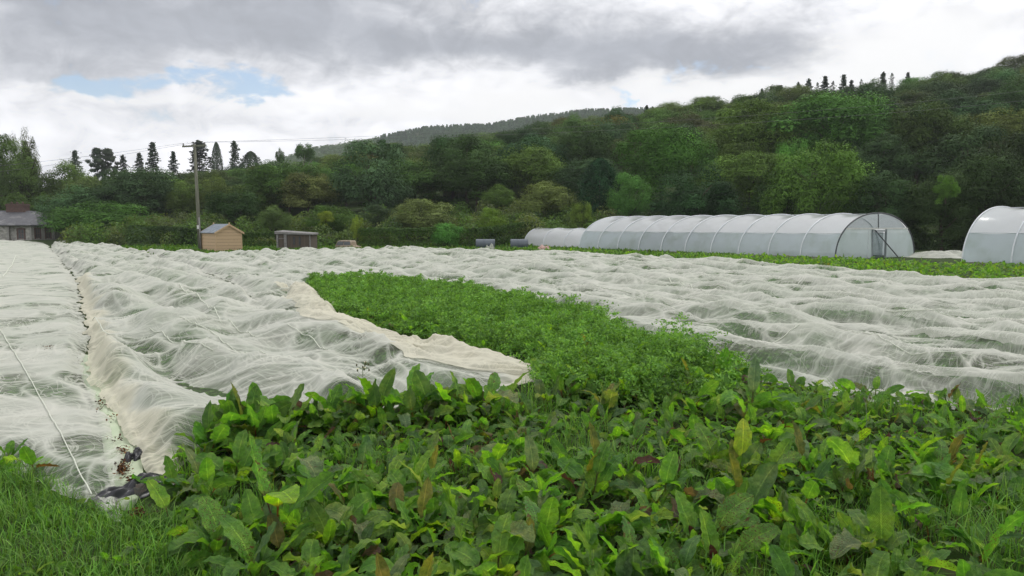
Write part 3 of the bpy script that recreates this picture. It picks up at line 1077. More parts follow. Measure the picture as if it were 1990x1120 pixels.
# conifers standing on the skyline, each with its own neighbours
CON = [(145, 291, 30, 'spruce', 'thin-topped conifer nearest to the cottage end of the skyline'), (188, 287, 34, 'pine', 'left half of the pair of spreading conifers on the skyline'),
       (208, 288, 36, 'pine', 'right half of the pair of spreading conifers on the skyline'), (238, 300, 24, 'spruce', 'small faint conifer right of the paired conifers'),
       (270, 296, 26, 'spruce', 'short conifer touching the tall spruce on the skyline'), (296, 275, 34, 'spruce', 'tall symmetrical spruce left of the utility pole'),
       (336, 293, 24, 'spruce', 'ragged conifer top between the tall spruce and the pole'), (386, 272, 58, 'spruce', 'widest dark spruce directly behind the top of the utility pole'),
       (420, 277, 20, 'cypress', 'narrow columnar conifer right of the pole top'), (455, 273, 32, 'spruce', 'pointed spruce with drooping arms right of the columnar conifer'),
       (487, 295, 40, 'cypress', 'squat dark conifer above the orange-tinged tree'),
       (1257, 195, 16, 'pine', 'lone tiny pine on the skyline above the bright ash'), (1268, 197, 10, 'pine', 'tiny companion of the lone skyline pine'),
       (1481, 163, 16, 'spruce', 'first little conifer left of the row on the right skyline'), (1515, 156, 30, 'spruce', 'bushy dark conifer on the skyline left of the row'),
       (1552, 150, 16, 'pine', 'slim pine starting the row of conifers on the right skyline'), (1572, 143, 20, 'pine', 'taller slim pine second in the skyline row'),
       (1589, 150, 12, 'pine', 'thin pine third in the skyline row'), (1604, 138, 24, 'spruce', 'dark dense spruce fourth in the skyline row'), (1619, 148, 14, 'spruce', 'short spruce behind the dense one in the skyline row'),
       (1640, 135, 22, 'spruce', 'highest spruce of the skyline row'), (1655, 146, 18, 'spruce', 'low spruce right of the highest in the row'), (1674, 144, 12, 'pine', 'last slim pine ending the skyline row'),
       (1717, 130, 22, 'pine', 'open pine standing clear right of the skyline row'), (1734, 132, 12, 'pine', 'thin pine beside the open pine'), (1765, 131, 16, 'spruce', 'little conifer among domed crowns on the skyline')]
for px, top, w_, kind, lab in CON:
    if px > 1200: kind = 'spruce' if w_ > 15 else 'thin'
    tree_px('pine_tree' if kind == 'pine' else 'spruce_tree', lab, px, top - 2 if px < 800 else top + 7, w_ * ((2.2 if kind == 'spruce' else 1.2) if px < 800 else 2.4), 176 if px < 600 else 172, kind, 'conifer', None, 'conifer')

# the rest of the wood, each tree its own
ZONES = [(-400, 300, 'by the cottage'), (300, 520, 'behind the utility pole'), (520, 720, 'above the weathered shed'), (720, 1010, 'above the clipped hedge'),
         (1010, 1200, 'above the small polytunnel'), (1200, 1420, 'above the long polytunnel\'s far half'), (1420, 1700, 'above the long polytunnel\'s near half'), (1700, 2500, 'above the nearest polytunnel')]
NAMED = {'olive': 'olive', 'dark': 'dark green', 'mid': 'mid-green', 'bluish': 'grey-green', 'brownish': 'brownish', 'bright': 'bright green', 'rust': 'rust-tinged', 'sage': 'pale green'}
cand = []
rs = random.Random(5)
Y = 74.0
rows = []
while Y < 172:
    d = 7.7 + (Y - 70) * .006
    n = int(1.52 * Y / d)
    for i in range(n):
        a = -.75 + 1.52 * (i + rs.uniform(.1, .9)) / n
        rows.append((a * Y, Y + rs.uniform(-.45, .45) * d, d))
    Y += d * .92
auto = []
for x, y, d in rows:
    ok = all((x - a) ** 2 + (y - b) ** 2 > (.50 * d + .42 * c) ** 2 * .75 for a, b, c in placed if abs(b - y) < 20)
    px = 995 + x / y * F
    if not ok or (px < 150 and y < 104) or (100 < px < 1190 and y < 86) or (1190 < px < 1700 and y < 106) or (px >= 1700 and y < 76):
        continue
    far = y > 118
    kind = rs.choices(['oak', 'ash', 'bush'], [6, 2, 1] if far else [3, 4, 2])[0]
    col = rs.choices(['olive', 'dark', 'mid', 'bluish', 'brownish', 'bright', 'rust', 'sage'], [7, 4, 4, 2, 2.5, .1, .35, .5] if far else [3.5, 4, 5, 2.5, 1, .2, .1, 1.0])[0]
    if px > 1680: col = rs.choices(['olive', 'dark', 'bluish', 'brownish', 'mid'], [3, 6, 2, 2, 1])[0]
    auto.append((x, y, d, px, kind, col, far))
rs.shuffle(auto)
auto.sort(key=lambda q: q[1])
for x, y, d, px, kind, col, far in auto:
    zb = float(land(x, y))
    ht = rs.uniform(5.8, 8.6) if far else rs.uniform(6.0, 10.0)
    if y > 150: ht = rs.uniform(5.6, 8.4)
    if px < 640: ht *= .78
    if 640 < px < 1000 and y < 90: ht *= .62
    zone = next(z for a, b, z in ZONES if a <= px < b) if -400 <= px < 2500 else ZONES[0][2]
    shp = {'oak': 'domed', 'ash': 'loose-crowned', 'bush': 'low bushy'}[kind]
    where = 'high on the hill' if far else 'low in the wood'
    lab = f"{NAMED[col]} {shp} tree {where} {zone}"
    tree('broadleaf_tree', lab, x, y, zb, ht, d * rs.uniform(.48, .64), kind, col, lab)
print('TREES', len(placed))

# scrub under and in front of the wood
def scrub(name, pts, label, cat='undergrowth'):
    rng = np.random.default_rng(99)
    C, N, T = [], [], []
    for x, y, r, h, col in pts:
        k = int(340 * r)
        q = unit(rng, k); q[:, 2] = np.abs(q[:, 2])
        z0 = float(land(x, y))
        C.append(np.array([x, y, z0]) + q * np.array([r, r, h]) * rng.uniform(.7, 1.05, k)[:, None])
        N.append(q + rng.normal(size=(k, 3)) * .6)
        T.append(np.array(col)[None] * rng.uniform(.65, 1.3, k)[:, None])
    C, N, T = map(np.vstack, (C, N, T))
    V, Fc = quads_from(C, N, .11, rng, .7)
    tint = np.repeat(np.hstack([T, np.ones((len(T), 1))]), 4, 0)
    return tag(link(name, np_mesh(name, V, Fc, M_FERN, False, {'tint': tint})), label, cat, kind='stuff')


pts = []
for i in range(520):
    y = rs.uniform(67, 86); a = rs.uniform(-.74, .78)
    if 995 + a * F > 1200: y = rs.uniform(60, 84)
    if 995 + a * F < 135: continue
    c = rs.choice(['dark', 'mid', 'olive', 'sage', 'mid', 'brownish'])
    if a * F + 995 > 1250: c = 'dark'
    pts.append((a * y, y, rs.uniform(.8, 1.8), rs.uniform(.9, 2.6), GREEN[c]))
scrub('undergrowth', pts, 'tangled scrub along the foot of the wood')

# clipped hedges
def hedge(label, line, hgt, thick, col, group='field boundary hedges'):
    rng = np.random.default_rng(int(abs(line[0][0]) * 10))
    C, N, T = [], [], []
    for (x0, y0), (x1, y1) in zip(line, line[1:]):
        L = math.hypot(x1 - x0, y1 - y0); k = int(L * 620)
        t = rng.uniform(0, 1, k); s = rng.uniform(0, 1, k)
        ux, uy = (x1 - x0) / L, (y1 - y0) / L
        th = (rng.uniform(-.15, 1.15, k)) * math.pi
        X = x0 + ux * t * L; Y = y0 + uy * t * L
        wob = 1 + .16 * perlin(X * 1.3, Y * 1.3, 5) + .10 * perlin(X * 4, Y * 4, 6)
        cx = np.cos(th); sz = np.sin(th)
        off = np.sign(cx) * np.abs(cx) ** .5 * thick / 2 * wob
        zz = (hgt * .55 + np.sign(sz) * np.abs(sz) ** .5 * hgt * .45 * wob * np.where(sz < 0, 1.6, 1))
        C.append(np.stack([X - uy * off, Y + ux * off, land(X, Y) + np.maximum(zz, .05)], -1))
        N.append(np.stack([-uy * cx, ux * cx, sz + .4], -1) + rng.normal(size=(k, 3)) * .5)
        T.append(np.array(col)[None] * rng.uniform(.6, 1.35, k)[:, None])
    C, N, T = map(np.vstack, (C, N, T))
    V, Fc = quads_from(C, N, .075, rng, .7)
    tint = np.repeat(np.hstack([T, np.ones((len(T), 1))]), 4, 0)
    o = link('hedge', np_mesh('hedge', V, Fc, M_FERN, False, {'tint': tint}))
    return tag(o, label, 'hedge', group)


def hp(px, Y): return ((px - 995) / F * Y, Y)


hedge('low dark clipped hedge running left of the utility pole', [hp(262, 72), hp(330, 70), hp(392, 68)], 1.55, 1.2, (.035, .075, .018))
hedge('leafy hedge between the new wooden shed and the weathered shed', [hp(468, 66), hp(535, 66)], 1.4, 1.0, (.05, .10, .02))
hedge('long ivy-green hedge behind the grey drums', [hp(700, 66), hp(800, 65.5), hp(920, 66), hp(1040, 71)], 1.75, 1.2, (.055, .115, .022))

# ------------------------------------------------------------------ the far hill, its wood and its conifer plantation
HX = np.array([380, 480, 560, 620, 700, 735, 748, 850, 950, 1050, 1130, 1200, 1290, 1400, 1500, 1700.])
HYY = np.array([360, 345, 318, 300, 287, 279, 270, 256, 246, 232, 222, 219, 219, 225, 240, 290.])


def far_z(X, Y, Yc=760.0):
    px = 995 + X / Y * F
    top = CAMH + (438 - np.interp(px, HX, HYY)) / F * Yc
    fr = np.clip((Y - 330) / (Yc - 330), 0, 1) ** 1.25
    return fr * top * (1 - .7 * sstep(Yc, Yc + 400, Y)) + perlin(X / 60, Y / 60, 8) * 2.5 * fr - 1


xs = np.linspace(-.5, .6, 150); ysl = np.linspace(330, 1100, 90)
YG, AG = np.meshgrid(ysl, xs, indexing='ij')
XG = YG * AG
ZG = far_z(XG, YG)
idx = np.arange(89)[:, None] * 150 + np.arange(149)[None]
tag(link('hill', np_mesh('hill', np.stack([XG, YG, ZG], -1).reshape(-1, 3), np.stack([idx, idx + 1, idx + 151, idx + 150], -1).reshape(-1, 4), M_GROUND, True)), kind='structure')


def far_wood():
    rng = np.random.default_rng(31)
    k = 7500
    Yt = 460 + 320 * rng.uniform(0, 1, k) ** .8
    At = rng.uniform(-.34, .32, k)
    C, N, T = [], [], []
    per = 34
    px = 995 + At * F
    for x, y, p in zip(At * Yt, Yt, px):
        z0 = float(far_z(np.array([x]), np.array([y]))[0])
        con = y > 640 and p > 738
        r = rng.uniform(3.4, 5.2)
        if con:
            t = rng.uniform(0, 1, per); a = rng.uniform(0, 6.28, per)
            q = np.stack([np.cos(a) * (1 - t) * 1.8, np.sin(a) * (1 - t) * 1.8, t * 4.0 + .5], -1)
            C.append(np.array([x, y, z0]) + q); N.append(np.stack([np.cos(a), np.sin(a), np.full(per, .5)], -1))
            T.append(np.array((.08, .14, .085))[None] * rng.uniform(.7, 1.25))
        else:
            q = unit(rng, per); q[:, 2] = np.abs(q[:, 2])
            C.append(np.array([x, y, z0 + 1.5]) + q * np.array([r, r, r * 1.1]))
            N.append(q + np.array([0, 0, .5]) + rng.normal(size=(per, 3)) * .3)
            c = (.13, .23, .07) if perlin(x / 70, y / 70, 4) > .12 and y < 690 else (.085, .15, .06)
            T.append(np.array(c)[None] * rng.uniform(.75, 1.25))
    C = np.vstack(C); N = np.vstack(N); T = np.repeat(np.vstack(T), per, 0)
    V, Fc = quads_from(C, N, .95, rng, .8)
    tint = np.repeat(np.hstack([T, np.ones((len(T), 1))]), 4, 0)
    tag(link('woodland', np_mesh('woodland', V, Fc, M_FERN, False, {'tint': tint})), 'distant woodland and conifer plantation covering the far hill', 'woodland', kind='stuff')


far_wood()

# the damp air between here and the far hill
def haze():
    m = bpy.data.materials.new('haze'); m.use_nodes = True
    m.node_tree.nodes.clear(); g = G(m.node_tree)
    v = g.n('ShaderNodeVolumePrincipled')
    v.inputs['Color'].default_value = (.86, .90, .95, 1)
    v.inputs['Density'].default_value = .0003
    o = g.n('ShaderNodeOutputMaterial'); g.L(v.outputs[0], o.inputs['Volume'])
    mb = MB(); mb.box(-1350, 1350, -1350, 1350, -3.5, 190)
    o = mb.build('haze', m)
    tag(o, 'thin pale haze over the valley', 'haze', kind='stuff')


haze()

# ------------------------------------------------------------------ polytunnels
def film_mat(name, col, T, rough=.35, dirt=.3, bright=.5):
    m, g = new_mat(name)
    geo = g.n('ShaderNodeNewGeometry')
    pos = geo.outputs['Position']
    n = g.noise(pos, .8, 4, .6)
    c = g.mix(g.ramp(n.outputs[0], .4, .75, 0, dirt), col, (.42, .50, .42))
    p = princ(g, c, rough, .8, bump=g.noise(pos, 1.6, 2).outputs[0], bstr=.3, bdist=.05)
    tl = g.n('ShaderNodeBsdfTranslucent')
    g.put(tl.inputs[0], c)
    mx = g.n('ShaderNodeMixShader'); mx.inputs[0].default_value = bright
    g.L(p, mx.inputs[1]); g.L(tl.outputs[0], mx.inputs[2])
    tp = g.n('ShaderNodeBsdfTransparent')
    g.put(tp.inputs[0], (.92, .97, .95))
    m2 = g.n('ShaderNodeMixShader')
    m2.inputs[0].default_value = 1 - T
    g.L(tp.outputs[0], m2.inputs[1]); g.L(mx.outputs[0], m2.inputs[2])
    out(g, m2.outputs[0])
    return m


M_FILM = film_mat('clear_film', (.95, .955, .98), .13, .12, .05, .5)
M_SIDE = film_mat('side_netting', (.68, .75, .79), .22, .35, .5, .5)
M_SHEET = film_mat('end_sheet', (.76, .84, .84), .22, .4, .4, .5)
M_DARKSHEET = film_mat('dark_sheet', (.16, .20, .22), .45, .7, .1, .3)  # door sheet, also the added sheet that stands for darkness inside the gable
M_HOOP = simple_mat('galvanised_hoop', (.70, .73, .75), (.58, .61, .63), 4, .35, .5)
M_DARKHOOP = simple_mat('dark_hoop', (.035, .04, .045), (.07, .075, .08), 4, .45, .4)
M_FRAMEGREY = simple_mat('grey_door_frame', (.20, .23, .24), (.28, .31, .32), 4, .5, .3)
M_WHITETAPE = simple_mat('white_rail', (.72, .74, .70), (.6, .6, .56), 4, .5, .3)


def arch(th, w, h):
    c, s_ = math.cos(th), math.sin(th)
    return (-w / 2 * (1 if c > 0 else -1) * abs(c) ** .95 * (1 - .03 * (1 - s_)), h * abs(s_) ** .95)


def polytunnel(label, corner, length, w, h, bays, seam_z=None, door=False, back=True, front=True, dark_front=True):
    """corner: near left foot; the tunnel runs away along A, its front lies along N"""
    Ax, Ay = -math.sin(AX), math.cos(AX)
    Nx, Ny = math.cos(AX), math.sin(AX)
    cx, cy = corner[0] + Nx * w / 2, corner[1] + Ny * w / 2
    t = thing('polytunnel', label, 'polytunnel', (cx, cy, 0), AX)
    # local frame: x across (left to right), y away
    th_s = None
    if seam_z:
        th_s = math.asin(min(1, (seam_z / h) ** (1 / .95)))
    nth = 30

    def sheet(t0, t1, nm, mat, extra=0.0):
        V, Fc = [], []
        nsub = 8
        ny = bays * nsub + 1
        for j in range(ny):
            y = length * j / (ny - 1)
            ph = (j % nsub) / nsub
            sag = math.sin(math.pi * ph)
            for i in range(nth + 1):
                th = t0 + (t1 - t0) * i / nth
                x, z = arch(th, w, h)
                k = 1 - (.034 * sag + .004 * math.sin(j * .9 + th * 7) + extra)
                V.append((x * k, y, z * k))
        for j in range(ny - 1):
            for i in range(nth):
                a = j * (nth + 1) + i
                Fc.append((a, a + 1, a + nth + 2, a + nth + 1))
        o = link(nm, np_mesh(nm, np.array(V), np.array(Fc), mat, True), t)
        return o
    if th_s:
        sheet(th_s, math.pi - th_s, 'cover', M_FILM)
        sheet(.0, th_s, 'side_panel', M_SIDE, .002)
        sheet(math.pi - th_s, math.pi, 'side_panel', M_SIDE, .002)
        for sg in (th_s, math.pi - th_s):
            x, z = arch(sg, w, h)
            mb = MB(); mb.tube([(x, 0, z), (x, length, z)], .018, 6); mb.build('side_rail', M_DARKHOOP if False else M_HOOP, t, True)
    else:
        sheet(0, math.pi, 'cover', M_FILM)
    for b in range(bays + 1):
        y = length * b / bays
        mb = MB()
        endh = (b == 0 and dark_front)
        k = 1.006
        mb.tube([(arch(math.pi * i / 36, w, h)[0] * k, y - (.02 if b == 0 else 0), arch(math.pi * i / 36, w, h)[1] * k) for i in range(37)], .045 if endh else .040, 6)
        mb.build('hoop', M_DARKHOOP if endh else M_HOOP, t, True)
    for sg in (-1, 1):
        mb = MB(); mb.box(sg * w / 2 * .985 - .03, sg * w / 2 * .985 + .03, 0, length, 0, .16); mb.build('base_board', M_PALEBARK, t)
    mb = MB(); mb.tube([(0, 0, h * .985), (0, length, h * .985)], .02, 6); mb.build('ridge_pole', M_HOOP, t, True)

    def end(y, z0, z1, nm, mat, gap=None):
        """flat sheet filling the arch between two heights, leaving a doorway"""
        V, Fc = [], []
        nz = 10
        spans = [(-1.1, 1.1)] if gap is None else [(-1.1, gap[0]), (gap[1], 1.1)]
        for (u0, u1) in spans:
            base = len(V); nx = 10
            for j in range(nz + 1):
                z = z0 + (z1 - z0) * j / nz
                s_ = min(1.0, max(1e-4, z / h)) ** (1 / .95)
                half = abs(arch(math.asin(min(s_, 1)), w, h)[0]) * .985
                for i in range(nx + 1):
                    a0 = -half if u0 < -1 else u0
                    a1 = half if u1 > 1 else u1
                    x = a0 + (a1 - a0) * i / nx
                    V.append((x, y + .03 * math.sin(x * 3 + z * 2), z))
            for j in range(nz):
                for i in range(nx):
                    a = base + j * (nx + 1) + i
                    Fc.append((a, a + 1, a + nx + 2, a + nx + 1))
        return link(nm, np_mesh(nm, np.array(V), np.array(Fc), mat, True), t)
    if back:
        end(length, .02, h * .985, 'end_sheet', M_SHEET)
    if front:
        bar = h * .66
        end(.04, bar + .05, h * .985, 'gable_dark_fill', M_DARKSHEET)  # added dark sheet: paints the inner darkness seen through the open gable
        half = abs(arch(math.asin((bar / h) ** (1 / .95)), w, h)[0])
        end(.0, .02, bar, 'end_sheet', M_SHEET, (-.62, .95))
        mb = MB(); mb.box(-half, half, -.05, .03, bar - .04, bar + .05); mb.build('top_bar', M_WHITETAPE, t)
        mb = MB(); mb.tube([(0.0, -.03, bar), (-.05, -.03, h * .98)], .03, 6); mb.build('strut', M_DARKHOOP, t, True)
        mb = MB()
        mb.box(.93, 1.01, -.06, .04, 0, bar - .05); mb.box(-.66, -.58, -.05, .03, 0, bar - .05)
        mb.box(-.66, 1.01, -.055, .035, bar - .18, bar - .10)
        d = mb.build('door_frame', M_FRAMEGREY, t)
        V = np.array([(x + .25 * (1 - z / 1.7) * (1 if x < 0 else 0), .12, z) for z in (0.03, .6, 1.2, bar - .2) for x in (-.55, .1, .9)])
        Fc = np.array([(j * 3 + i, j * 3 + i + 1, j * 3 + i + 4, j * 3 + i + 3) for j in range(3) for i in range(2)])
        link('door', np_mesh('door', V, Fc, M_DARKSHEET, True), t)
        mb = MB(); mb.tube([(-.45, -.09, bar - .1), (2.1, -.22, .05)], .035, 6); mb.build('brace', M_DARKHOOP, t, True)
        mb = MB(); mb.box(-1.12, -1.09, -.05, -.02, .0, bar - .1); mb.build('batten', M_HOOP, t)
    return t


AX = math.radians(36)
polytunnel('long white polytunnel with ten bays and an open-topped end with a door', (18.4, 42.6), 22.2, 9.4, 2.72, 10, 1.52, True)
AXs = (-math.sin(AX), math.cos(AX))
far_c = (.603 * 37.6, 37.6)
L3 = 17.6
polytunnel('nearest polytunnel, cut off by the edge of the photo', (far_c[0] - AXs[0] * L3, far_c[1] - AXs[1] * L3), L3, 9.2, 2.98, 8, 1.62, back=True, front=True)
Ls = 8.4
fc = (1.03, 68.0)
polytunnel('small low white polytunnel tucked behind the far end of the long one', (fc[0] - AXs[0] * Ls, fc[1] - AXs[1] * Ls), Ls, 3.9, 1.72, 3, None, front=False)

# ------------------------------------------------------------------ new wooden shed
def wood_mat(name, c1, c2, pitch, axis=2, bstr=.6):
    m, g = new_mat(name)
    t = g.n('ShaderNodeTexCoord')
    o = t.outputs['Object']
    x, y, z = g.sep(o)
    v = (x, y, z)[axis]
    fr = g.m('FRACT', g.m('DIVIDE', v, pitch))
    fl = g.m('FLOOR', g.m('DIVIDE', v, pitch))
    bn = g.noise(g.xyz(fl, 3.3, 1.1), 7.7, 0)
    gr = g.noise(g.v('MULTIPLY', o, (2, 2, 26) if axis == 2 else (26, 26, 2)), 2.2, 5, .65)
    col = g.mix(g.m('ADD', g.m('MULTIPLY', gr.outputs[0], .6), g.m('MULTIPLY', bn.outputs[0], .4)), c1, c2)
    kn = g.noise(o, 6, 2)
    col = g.mix(g.ramp(kn.outputs[0], .66, .72, 0, .6), col, (.16, .07, .03))
    gap = g.ramp(fr, .02, .09, 0, 1)
    col = g.mix(gap, (.06, .035, .02), col)
    out(g, princ(g, col, .75, .25, bump=fr, bstr=bstr, bdist=.02))
    return m


M_NEWWOOD = wood_mat('new_shiplap', (.48, .34, .20), (.68, .50, .32), .24)
M_TRIM = simple_mat('new_trim', (.48, .34, .20), (.60, .44, .27), 5, .7, .2, (4, 4, .6))
M_FELT = simple_mat('grey_felt', (.17, .20, .23), (.27, .30, .33), 3, .9, .3)
M_OLDWOOD = wood_mat('weathered_boards', (.065, .052, .04), (.17, .14, .115), .16, 0)
M_OLDGREY = simple_mat('weathered_grey', (.17, .165, .155), (.30, .29, .28), 4, .9, .2, (1, 1, 6))
M_CONC = simple_mat('mossy_concrete', (.20, .20, .17), (.10, .12, .07), 4, .95, .1)

sx, sy = P(419, 491.5)
sx, sy = at(420, 491, 55.0)[0], 55.0
shed = thing('garden_shed', 'new honey-coloured wooden shed with a grey felt pitched roof', 'shed', (sx, sy, 0), math.radians(43))
# local: x along the gable front to the right, y back into the shed
W_, D_, E_, R_ = 1.98, 2.7, 1.45, 2.02
me = MB()
me.add([(0, 0, .05), (W_, 0, .05), (W_, 0, E_), (W_ / 2, 0, R_), (0, 0, E_), (0, D_, .05), (W_, D_, .05), (W_, D_, E_), (W_ / 2, D_, R_), (0, D_, E_)],
       [(0, 1, 2, 3, 4), (9, 8, 7, 6, 5), (0, 4, 9, 5), (1, 6, 7, 2)])
me.build('wall', M_NEWWOOD, shed)
sl = math.atan2(R_ - E_, W_ / 2)
for sgn in (-1, 1):
    mb = MB()
    ov = .13
    x0, z0 = W_ / 2, R_ + .03
    x1, z1 = W_ / 2 + sgn * (W_ / 2 + ov), R_ + .03 - (W_ / 2 + ov) * math.tan(sl)
    mb.add([(x0, -.12, z0), (x1, -.12, z1), (x1, D_ + .12, z1), (x0, D_ + .12, z0), (x0, -.12, z0 + .05), (x1, -.12, z1 + .05), (x1, D_ + .12, z1 + .05), (x0, D_ + .12, z0 + .05)],
           [(0, 3, 2, 1), (4, 5, 6, 7), (0, 1, 5, 4), (2, 3, 7, 6), (1, 2, 6, 5), (0, 4, 7, 3)])
    mb.build('roof', M_FELT, shed)
    for yy_ in (-.145, D_ + .125):
        mb = MB()
        mb.add([(x0, yy_, z0 - .09), (x1, yy_, z1 - .09), (x1, yy_ + .02, z1 - .09), (x0, yy_ + .02, z0 - .09), (x0, yy_, z0 + .06), (x1, yy_, z1 + .06), (x1, yy_ + .02, z1 + .06), (x0, yy_ + .02, z0 + .06)],
               [(0, 3, 2, 1), (4, 5, 6, 7), (0, 1, 5, 4), (2, 3, 7, 6), (1, 2, 6, 5), (0, 4, 7, 3)])
        mb.build('barge_board', M_TRIM, shed)
for yy_ in (-.15, D_ + .12):
    mb = MB(); mb.box(W_ / 2 - .05, W_ / 2 + .05, yy_, yy_ + .035, R_ - .08, R_ + .19); mb.build('finial', M_TRIM, shed)
for x, y in ((-.012, -.012), (W_ - .058, -.012), (-.012, D_ - .05)):
    mb = MB(); mb.box(x, x + .07, y, y + .07, .03, E_ - .02); mb.build('corner_post', M_TRIM, shed)

# weathered shed
wx_, wy_ = at(546, 484, 60.0)[0], 60.0
ws = thing('weathered_shed', 'low weathered grey shed with a flat roof, right of the new wooden shed', 'shed', (wx_ + .25, wy_, -.05), math.radians(-4))
ws.scale = (.84, .84, .98)
mb = MB(); mb.box(-.62, 2.62, .08, 1.9, 0, 1.36); mb.build('wall', M_OLDWOOD, ws)
mb = MB()
mb.add([(-.86, -.15, 1.36), (2.86, -.15, 1.30), (2.7, 2.1, 1.30), (-.86, 2.1, 1.42), (-.86, -.15, 1.60), (2.86, -.15, 1.42), (2.7, 2.1, 1.47), (-.86, 2.1, 1.68)],
       [(0, 3, 2, 1), (4, 5, 6, 7), (0, 1, 5, 4), (2, 3, 7, 6), (1, 2, 6, 5), (0, 4, 7, 3)])
mb.build('roof', M_OLDGREY, ws, bevel=.02)
for x, w2 in ((-.72, .18), (.02, .26), (2.5, .10)):
    mb = MB(); mb.box(x, x + w2, -.04, .10, 0, 1.34); mb.build('post', M_OLDGREY, ws)
dr = MB(); dr.box(-.50, -.02, .02, .075, .05, 1.26); dr = dr.build('door', M_OLDWOOD, ws)
mb = MB(); mb.box(-.52, .0, -.005, .018, .98, 1.04); mb.box(-.52, .0, -.005, .018, .22, .28); mb.build('door_bar', M_OLDGREY, dr)
for x in (.9, 1.45):
    mb = MB(); mb.box(x, x + .16, .03, .078, .5, 1.15); mb.build('slot_window', M_DARKHOOP, ws)

# derelict vehicle
M_CREAMPAINT = simple_mat('faded_cream_paint', (.40, .33, .25), (.20, .14, .09), 2.2, .5, .4)
M_GLASS = simple_mat('dull_glass', (.07, .08, .085), (.12, .13, .13), 2, .2, .5)
vx, vy = at(666, 480, 62.5)[0], 62.5
van = thing('derelict_car', 'derelict faded cream car sunk in the weeds before the hedge', 'car', (vx - .1, vy, -.42), math.radians(-8))
van.scale = (.62, 1, 1.05)
prof = [(-.95, .22), (-.95, .55), (-.88, .70), (-.62, 1.02), (-.35, 1.10), (1.15, 1.08), (1.28, .98), (1.36, .68), (1.95, .60), (2.05, .45), (2.05, .22)]
V = []; Fc = []
n = len(prof)
for y in (0, 1.45):
    for (x, z) in prof:
        V.append((x, y + (.10 if z > .8 and y == 0 else -.10 if z > .8 else 0), z))
mb = MB(); mb.add(V, [tuple(range(n)), tuple(range(2 * n - 1, n - 1, -1))] + [(i, i + n, (i + 1) % n + n, (i + 1) % n) for i in range(n)])
body = mb.build('body', M_CREAMPAINT, van, bevel=.03)
mb = MB(); mb.add([(-.72, .02, .74), (.25, .02, .74), (.25, .075, 1.01), (-.50, .075, 1.01), (-.72, -.005, .74), (.25, -.005, .74), (.25, .05, 1.01), (-.50, .05, 1.01)], [(4, 5, 6, 7), (0, 3, 2, 1), (0, 1, 5, 4), (1, 2, 6, 5), (2, 3, 7, 6), (3, 0, 4, 7)])
mb.build('window', M_GLASS, van)
mb = MB(); mb.add([(.34, .02, .74), (1.24, .02, .74), (1.14, .075, 1.01), (.34, .075, 1.01), (.34, -.005, .74), (1.24, -.005, .74), (1.14, .05, 1.01), (.34, .05, 1.01)], [(4, 5, 6, 7), (0, 3, 2, 1), (0, 1, 5, 4), (1, 2, 6, 5), (2, 3, 7, 6), (3, 0, 4, 7)])
mb.build('window', M_GLASS, van)
for x in (-.5, 1.45):
    mb = MB(); mb.tube([(x, -.03, .30), (x, .17, .30)], .29, 18); mb.build('wheel', M_DARKHOOP, van, True)

# grey drums
M_DRUM = simple_mat('grey_plastic_drum', (.085, .105, .125), (.13, .15, .17), 3, .45, .4)
for px0, px1, lab in ((925, 962, 'grey horizontal drum with a white rag lying against it'), (992, 1026, 'grey horizontal drum half hidden behind the small polytunnel')):
    x0 = at(px0, 480, 62)[0]; x1 = at(px1, 480, 62.5)[0]
    t = thing('storage_drum', lab, 'drum', ((x0 + x1) / 2, 62, .42), 0, 'grey drums before the hedge')
    L = (x1 - x0) / 2
    mb = MB(); mb.tube([(-L, 0, 0), (-L + .04, 0, 0), (L - .04, 0, 0), (L, 0, 0)], [.40, .43, .43, .40], 24); mb.build('shell', M_DRUM, t)
    for sx_ in (-L * .93, -L * .33, L * .33, L * .93):
        mb = MB(); mb.tube([(sx_ - .02, 0, 0), (sx_ + .02, 0, 0)], .437, 24); mb.build('band', M_DRUM, t)
    for sx_ in (-L * .6, L * .6):
        mb = MB(); mb.box(sx_ - .05, sx_ + .05, -.32, .32, -.47, -.33); mb.build('cradle', M_BARK, t)


def heap(name, label, cat, x, y, rx, ry, h, mat, seed, n=44, sharp=.3):
    u = np.linspace(-1, 1, n); U, W = np.meshgrid(u, u)
    r = np.sqrt(U ** 2 + W ** 2)
    th = np.arctan2(W, U)
    lim = 1 + .2 * perlin(np.cos(th) * 2 + seed, np.sin(th) * 2, seed)
    e = 1 - sstep(.35, 1.0, r / lim)
    z = e * h * (.75 + sharp * perlin(U * 2.2 + seed, W * 2.2, seed) + .30 * (1 - np.abs(perlin(U * 3.1, W * 3.1 + seed, seed + 1)) * 2))
    V = np.stack([U * rx * (.9 + .1 * lim), W * ry * (.9 + .1 * lim), np.maximum(z, -.02)], -1).reshape(-1, 3)
    idx = np.arange(n - 1)[:, None] * n + np.arange(n - 1)[None]
    q = np.stack([idx, idx + 1, idx + n + 1, idx + n], -1).reshape(-1, 4)
    cen = (r.reshape(-1)[q].mean(1) < 1.0)
    att = {'fold': np.full(n * n, .5), 'cream': np.zeros(n * n), 'thin': np.zeros(n * n)}
    o = link(name, np_mesh(name, V, q[cen], mat, True, att), None, (x, y, float(land(x, y)) + .01))
    return tag(o, label, cat)


x, y = P(942, 486, .2)
heap('rag', 'small white rag crumpled against the first grey drum', 'rag', at(952, 486, 58)[0], 58, .55, .3, .36, M_NET, 4, sharp=.8)
heap('fleece_heap', 'white crop fleece heaped between the long and nearest polytunnels', 'fleece', at(1828, 507, 47)[0], 47, 2.3, 2.0, .36, M_NET, 8, 60)
heap('feed_sack', 'pinkish sack lying at the foot of the small polytunnel', 'sack', at(1057, 488, 57.5)[0], 57.5, .7, .4, .42, simple_mat('pink_sack', (.45, .28, .24), (.55, .38, .33), 5, .7), 5, 20)

